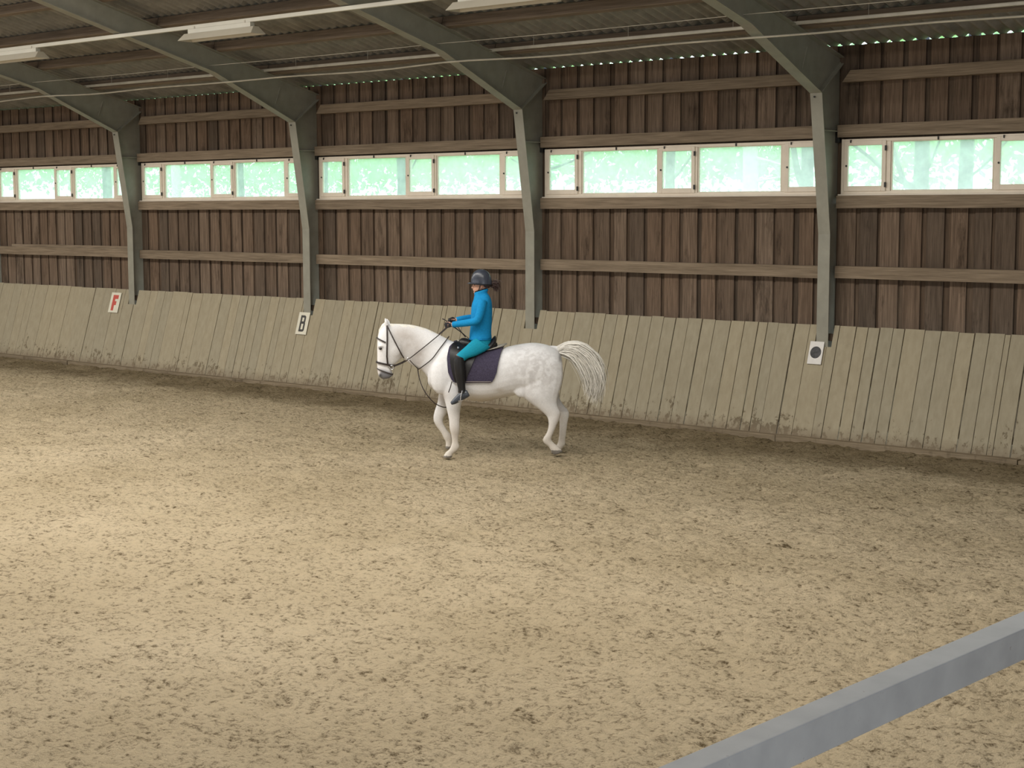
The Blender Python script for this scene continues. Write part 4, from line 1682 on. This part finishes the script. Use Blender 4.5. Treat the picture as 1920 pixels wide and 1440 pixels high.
for s_ in (1, -1):
    w0 = .085 if s_ > 0 else .085
    pts = [Vector((J.x, s_ * .03, J.z - .01)), Vector((Hp(520, 712).x, s_ * .09, Hp(520, 712).z)), Vector((Hp(590, 655).x, s_ * .150, Hp(590, 655).z)),
           Vector((Hp(640, 590).x, s_ * .145, Hp(640, 590).z)), Vector((Hp(690, 530).x, s_ * .06, Hp(690, 530).z + .005)), Vector((Hp(696, 526).x, 0, Hp(696, 526).z + .012))]
    mb2 = MB()
    mb2.tube(spline(pts, 5), .0075, 6)
    bp('neck_strap', mb2.mesh(True), parent=mar)
    mb2 = MB()
    R_ = Hp(440, 655)
    mb2.tube(spline([Vector((J.x, s_ * .02, J.z)), Vector((Hp(470, 690).x, s_ * .08, Hp(470, 690).z)), Vector((R_.x, s_ * .118, R_.z))], 4), .006, 6)
    bp('fork_strap', mb2.mesh(True), parent=mar)
    mb2 = MB()
    mb2.tube([Vector((R_.x + .018 * math.cos(t), s_ * .120, R_.z + .018 * math.sin(t))) for t in np.linspace(0, 2 * math.pi, 15)], .004, 5, False)
    bp('ring', mb2.mesh(True), M_chrome, parent=mar)
mb.tube(spline([J, Hp(505, 780, .04), Hp(530, 850, .10), Hp(565, 905, .13), Hp(610, 950, .10), Hp(665, 972, .06), Hp(700, 958, .03), Hp(735, 915, .0)], 5), .0075, 6)
bp('chest_strap', mb.mesh(True), parent=mar)

# ---- rider
M_skin = plain('skin', (0.52, 0.29, 0.21), 0.5, 0, 0.06, 20)
M_jacket = plain('blue_fleece_jacket', (0.010, 0.235, 0.52), 0.85, 0, 0.10, 45, 0.15, 0.2)
M_breech = plain('turquoise_breeches', (0.012, 0.27, 0.40), 0.8, 0, 0.08, 40, 0.15)
M_boot = plain('black_boot', (0.012, 0.012, 0.014), 0.4, 0, 0.2, 20)
M_shoe = plain('boot_foot', (0.055, 0.065, 0.085), 0.3, 0, 0.3, 20)
M_glove = plain('black_glove', (0.014, 0.014, 0.018), 0.7)
M_rhair = plain('dark_brown_hair', (0.045, 0.022, 0.018), 0.5, 0, 0.3, 40)
M_helm = plain('helmet_shell', (0.045, 0.052, 0.072), 0.28, 0, 0.25, 14)


def torso(sc=1.0):
    st = [S((866, 240), (935, 222), .058), S((860, 262), (945, 246), .075), S((853, 290), (962, 272), .135), S((843, 320), (971, 306), .175), S((838, 370), (974, 360), .178),
          S((836, 420), (972, 415), .160), S((832, 470), (968, 468), .150), S((828, 505), (968, 505), .160), S((827, 535), (970, 532), .175)]
    return [(a + (b - a) * (1 - sc) / 2, b + (a - b) * (1 - sc) / 2, w * sc) for a, b, w in st]


# body: one continuous figure under the clothes
hd = [S((876, 232), (935, 215), .050), S((868, 215), (945, 200), .060), S((862, 236), (930, 214), .045), ]
face = [S((866, 245), (900, 238), .028), S((858, 232), (925, 225), .052), S((855, 212), (950, 200), .068), S((853, 190), (962, 180), .074), S((853, 165), (966, 158), .076), S((862, 135), (958, 130), .066), S((885, 112), (935, 110), .035)]
hip = [S((838, 525), (962, 525), .150), S((838, 560), (968, 560), .165), S((858, 592), (968, 598), .150), S((880, 606), (950, 612), .10)]


def leg(s_, sc=1.0):
    w = lambda x: x * sc
    return [(Vector((a.x, s_ * l, a.z)), Vector((c.x, s_ * l, c.z)), w(ww)) for (a, c, ww, l) in
            [(Hp(868, 532, .12), Hp(966, 592, .12), .10, .12), (Hp(835, 560, .18), Hp(925, 622, .18), .088, .19), (Hp(795, 600, .26), Hp(868, 652, .26), .076, .262), (Hp(762, 630, .30), Hp(820, 668, .30), .066, .315), (Hp(738, 655, .33), Hp(795, 690, .33), .058, .345)]]


def shin(s_, sc=1.0):
    return [(Vector((a.x, s_ * l, a.z)), Vector((c.x, s_ * l, c.z)), ww * sc) for (a, c, ww, l) in
            [(Hp(738, 646, .345), Hp(800, 668, .345), .062, .345), (Hp(730, 692, .35), Hp(800, 700, .35), .060, .35), (Hp(734, 750, .35), Hp(803, 755, .35), .058, .352), (Hp(746, 810, .35), Hp(803, 818, .35), .048, .35),
             (Hp(756, 860, .35), Hp(806, 872, .35), .040, .35), (Hp(762, 885, .35), Hp(818, 897, .35), .042, .35)]]


def foot(s_):
    return [(Vector((a.x, s_ * .352, a.z)), Vector((c.x, s_ * .352, c.z)), ww) for (a, c, ww) in
            [(Hp(812, 868, .35), Hp(832, 905, .35), .030), (Hp(790, 872, .35), Hp(815, 918, .35), .038), (Hp(765, 885, .35), Hp(790, 930, .35), .042), (Hp(740, 908, .35), Hp(762, 946, .35), .045), (Hp(720, 930, .35), Hp(737, 958, .35), .042), (Hp(708, 946, .35), Hp(716, 962, .35), .026)]]


def arm(s_):
    if s_ > 0:
        return [(Hp(912, 302, .17), .066), (Hp(905, 345, .205), .062), (Hp(893, 395, .225), .058), (Hp(876, 428, .225), .055), (Hp(835, 438, .20), .051), (Hp(775, 444, .15), .046), (Hp(722, 448, .11), .041)]
    return [(Hp(905, 300, -.16), .066), (Hp(895, 345, -.205), .060), (Hp(880, 385, -.225), .056), (Hp(858, 392, -.225), .053), (Hp(820, 394, -.20), .048), (Hp(775, 402, -.14), .042), (Hp(742, 410, -.11), .038)]


def armv(s_, sc=1.0, cut=None):
    A = arm(s_)
    return tubev(spline([p for p, r in A], 4), [r.x * sc for r in spline([(r, 0, 0) for p, r in A], 4)], 14)


def hand(s_, sc=1.0):
    """wrist-forward fist round the rein: palm faces inward, thumb on top"""
    w = Hp(716, 449, .105) if s_ > 0 else Hp(736, 412, -.105)
    fx = Vector((1, -.12 * s_, -.10)).normalized()
    inn = Vector((0, -s_, 0))
    up = Vector((0, 0, 1))
    out = []
    out.append(loft([(w + up * .027 * k2 + fx * d, w - up * .030 * k2 + fx * d, .016 * k3) for d, k2, k3 in ((-.03, .9, 1.1), (0, .95, 1), (.03, 1.15, 1), (.062, 1.3, .95), (.075, 1.2, .8))], 12, sq=2.6))
    for i in range(4):
        b0 = w + fx * (.068 - .004 * abs(i - 1.2)) + up * (.030 - .019 * i)
        ln = (.95, 1.05, 1.0, .82)[i]
        pts = [b0 - fx * .02, b0 + fx * .012, b0 + fx * .026 * ln + inn * .016, b0 + fx * .020 * ln + inn * .040 * ln, b0 - fx * .006 + inn * .046 * ln]
        out.append(tubev(spline(pts, 3), [(.0105 - .0002 * q) * sc for q in range(13)], 8))
    t0 = w + fx * .012 + up * .028 + inn * .006
    out.append(tubev(spline([t0, t0 + fx * .022 + up * .012 + inn * .010, t0 + fx * .046 + up * .010 + inn * .020, t0 + fx * .062 + up * .002 + inn * .028], 3), [.0125 - .0003 * q for q in range(10)], 8))
    return out


bodyparts = [loft(smooth_stations(face, 4), 18), tubev([Hp(905, 205), Hp(903, 235), Hp(905, 270)], [.050, .048, .060], 14), loft(smooth_stations(torso(.88)), 20, sq=2.3), loft(smooth_stations(hip), 18),
             armv(1, .82), armv(-1, .82)]
# nose, lips, chin, brow, ears
bodyparts.append(tubev([Hp(856, 186), Hp(851, 200), Hp(846, 211), Hp(855, 215)], [.010, .012, .013, .010], 8))
bodyparts.append(ball(Hp(856, 222), .014, (.8, 1.2, .5)))
bodyparts.append(ball(Hp(856, 228), .013, (.8, 1.1, .5)))
bodyparts.append(ball(Hp(862, 241), .018, (.9, 1, .7)))
for s_ in (1, -1):
    bodyparts.append(loft(smooth_stations(leg(s_, .86)), 14))
    bodyparts.append(loft(smooth_stations(shin(s_, .84)), 12))
    bodyparts.append(loft(smooth_stations([(a.lerp(b, .12), b.lerp(a, .12), w * .85) for a, b, w in foot(s_)]), 12))
    bodyparts.append(ball(Hp(908, 200) + Vector((0, s_ * .074, 0)), .026, (.7, .4, 1.1)))
    bodyparts += hand(s_, .8)
person = place('person', fuse(bodyparts, .0075, 2, .4), M_skin, label='rider in a bright blue jacket, turquoise breeches and dark helmet on the horse', category='person')
for s_ in (1, -1):
    v, f = ball(Hp(864, 192) + Vector((0, s_ * .034, 0)), .011)
    place('eye', mesh_from(v, f, True), M_eye, person)
jk = [loft(smooth_stations(torso(1.0), 4), 24, sq=2.3), loft([S((857, 252), (948, 232), .070), S((862, 235), (950, 214), .062)], 20), armv(1), armv(-1)]
place('jacket', fuse(jk, .009, 3, .4), M_jacket, person)
mb = MB()
v, f = loft([S((859, 240), (940, 216), .060), S((861, 228), (938, 206), .058)], 20)
place('collar_lining', mesh_from(v, f, True), M_boot, person)
mb = MB()
mb.tube([Hp(827 - 1, 537, 0) + Vector((.003, 0, 0))] + [Vector((Hp(898 + 72 * math.cos(t), 0).x, .180 * math.sin(t), Hp(0, 535, 0).z)) for t in np.linspace(math.pi, -math.pi, 30)], .006, 6)
place('hem', mb.mesh(True), M_jacket, person)
br = [loft(smooth_stations([(a + (a - b) * .04, b + (b - a) * .04, w * 1.08) for a, b, w in hip]), 20)] + [loft(smooth_stations(leg(s_), 4), 18) for s_ in (1, -1)]
place('breeches', fuse(br, .008, 4, .5), M_breech, person)
for s_ in (1, -1):
    place('boot_shaft', fuse([loft(smooth_stations(shin(s_), 4), 18)], .008, 2, .4), M_boot, person)
    fo_ = place('boot_foot', fuse([loft(smooth_stations(foot(s_), 4), 16)], .007, 2, .4), M_shoe, person, label='dark grey shiny boot foot')
    place('glove', fuse(hand(s_), .0048, 1, .3), M_glove, person)
# ponytail
G2 = lambda pts: spline([Hp(*p) for p in pts], 4)
hair([G2([(958, 185, 0), (985, 172, .01), (1008, 176, .02), (1016, 205, .02)]), G2([(958, 190, 0), (985, 190, 0), (1002, 205, .01), (1006, 228, .01)]), G2([(955, 195, 0), (975, 198, -.01), (990, 212, -.01), (996, 226, 0)])],
     260, (.008, .022), .0034, 9, M_rhair, 'ponytail', person, 8, .006)
v, f = ball(Hp(990, 197), .030, (1.1, .8, 1.1))
place('ponytail_core', mesh_from(v, f, True), M_rhair, person)
v, f = loft(smooth_stations([S((905, 205), (955, 214), .050), S((892, 190), (962, 200), .078), S((885, 170), (970, 178), .082), S((890, 150), (960, 150), .07)]), 16)
place('hair', mesh_from(v, f, True), M_rhair, person)
# helmet: shell, peak, band, harness
hel = empty('riding_helmet', HO, HRZ, label='glossy dark blue-grey riding helmet on the rider head', category='helmet')
sh = []
for j in range(10):
    t = j / 9
    ph = t * math.pi / 2
    r_ = math.cos(ph) ** .75 if j < 9 else 0.06
    cyy = 186 - 91 * math.sin(ph)
    tilt = 4 * (1 - t)
    sh.append((Hp(905 - 66 * r_ - 2 * (1 - t), cyy - tilt * 1.2), Hp(905 + 70 * r_, cyy + tilt * 2.2), .102 * r_ + .002))
link('shell', fuse([loft(sh, 24)], .006, 3, .5), M_helm, hel)
mb = MB()
n = 12
top, bot = [], []
for k in range(n + 1):
    a = math.radians(-72 + 144 * k / n)
    p0 = Hp(905, 180) + Vector((.150 * math.cos(a), .098 * math.sin(a), 0))
    ext = .040 * max(0, math.cos(a * 1.2))
    p1 = p0 + Vector((ext, 0, -.006 - .004 * math.cos(a)))
    top.append(p0)
    bot.append(p1)
for k in range(n):
    mb.hexa([top[k], top[k + 1], bot[k + 1], bot[k]] + [q + Vector((0, 0, .008)) for q in (top[k], top[k + 1], bot[k + 1], bot[k])])
link('peak', mb.mesh(), M_helm, hel)
mb = MB()
mb.tube([Vector((Hp(905, 0).x + .148 * math.cos(t), .106 * math.sin(t), Hp(0, 183).z - .010 * -math.cos(t) - .012)) for t in np.linspace(0, 2 * math.pi, 33)], .008, 6, False)
link('band', mb.mesh(True), M_boot, hel)
for s_ in (1, -1):
    mb = MB()
    mb.tube([Hp(898, 190) + Vector((0, s_ * .092, 0)), Hp(892, 215) + Vector((0, s_ * .078, 0)), Hp(876, 240) + Vector((0, s_ * .035, 0)), Hp(872, 246)], .006, 6)
    link('chin_strap', mb.mesh(True), M_boot, hel)
# vents
for s_ in (1, -1):
    for (cx, cy) in ((880, 118), (905, 108)):
        v, f = ball(Hp(cx, cy) + Vector((0, s_ * .055, 0)), .012, (1.8, .5, .5))
        link('vent', mesh_from(v, f, True), M_boot, hel)
# whip held in the far hand
mb = MB()
mb.tube([Hp(657, 408, .03), Hp(672, 416, .05), Hp(700, 436, .08), Hp(760, 480, .0), Hp(815, 520, -.16), Hp(880, 580, -.34), Hp(950, 650, -.42)], [.008, .0075, .006, .0045, .004, .003, .0015], 6)
place('riding_whip', mb.mesh(True), M_leather2, label='thin dark whip held in the gloved hands, its grip pointing up', category='whip')
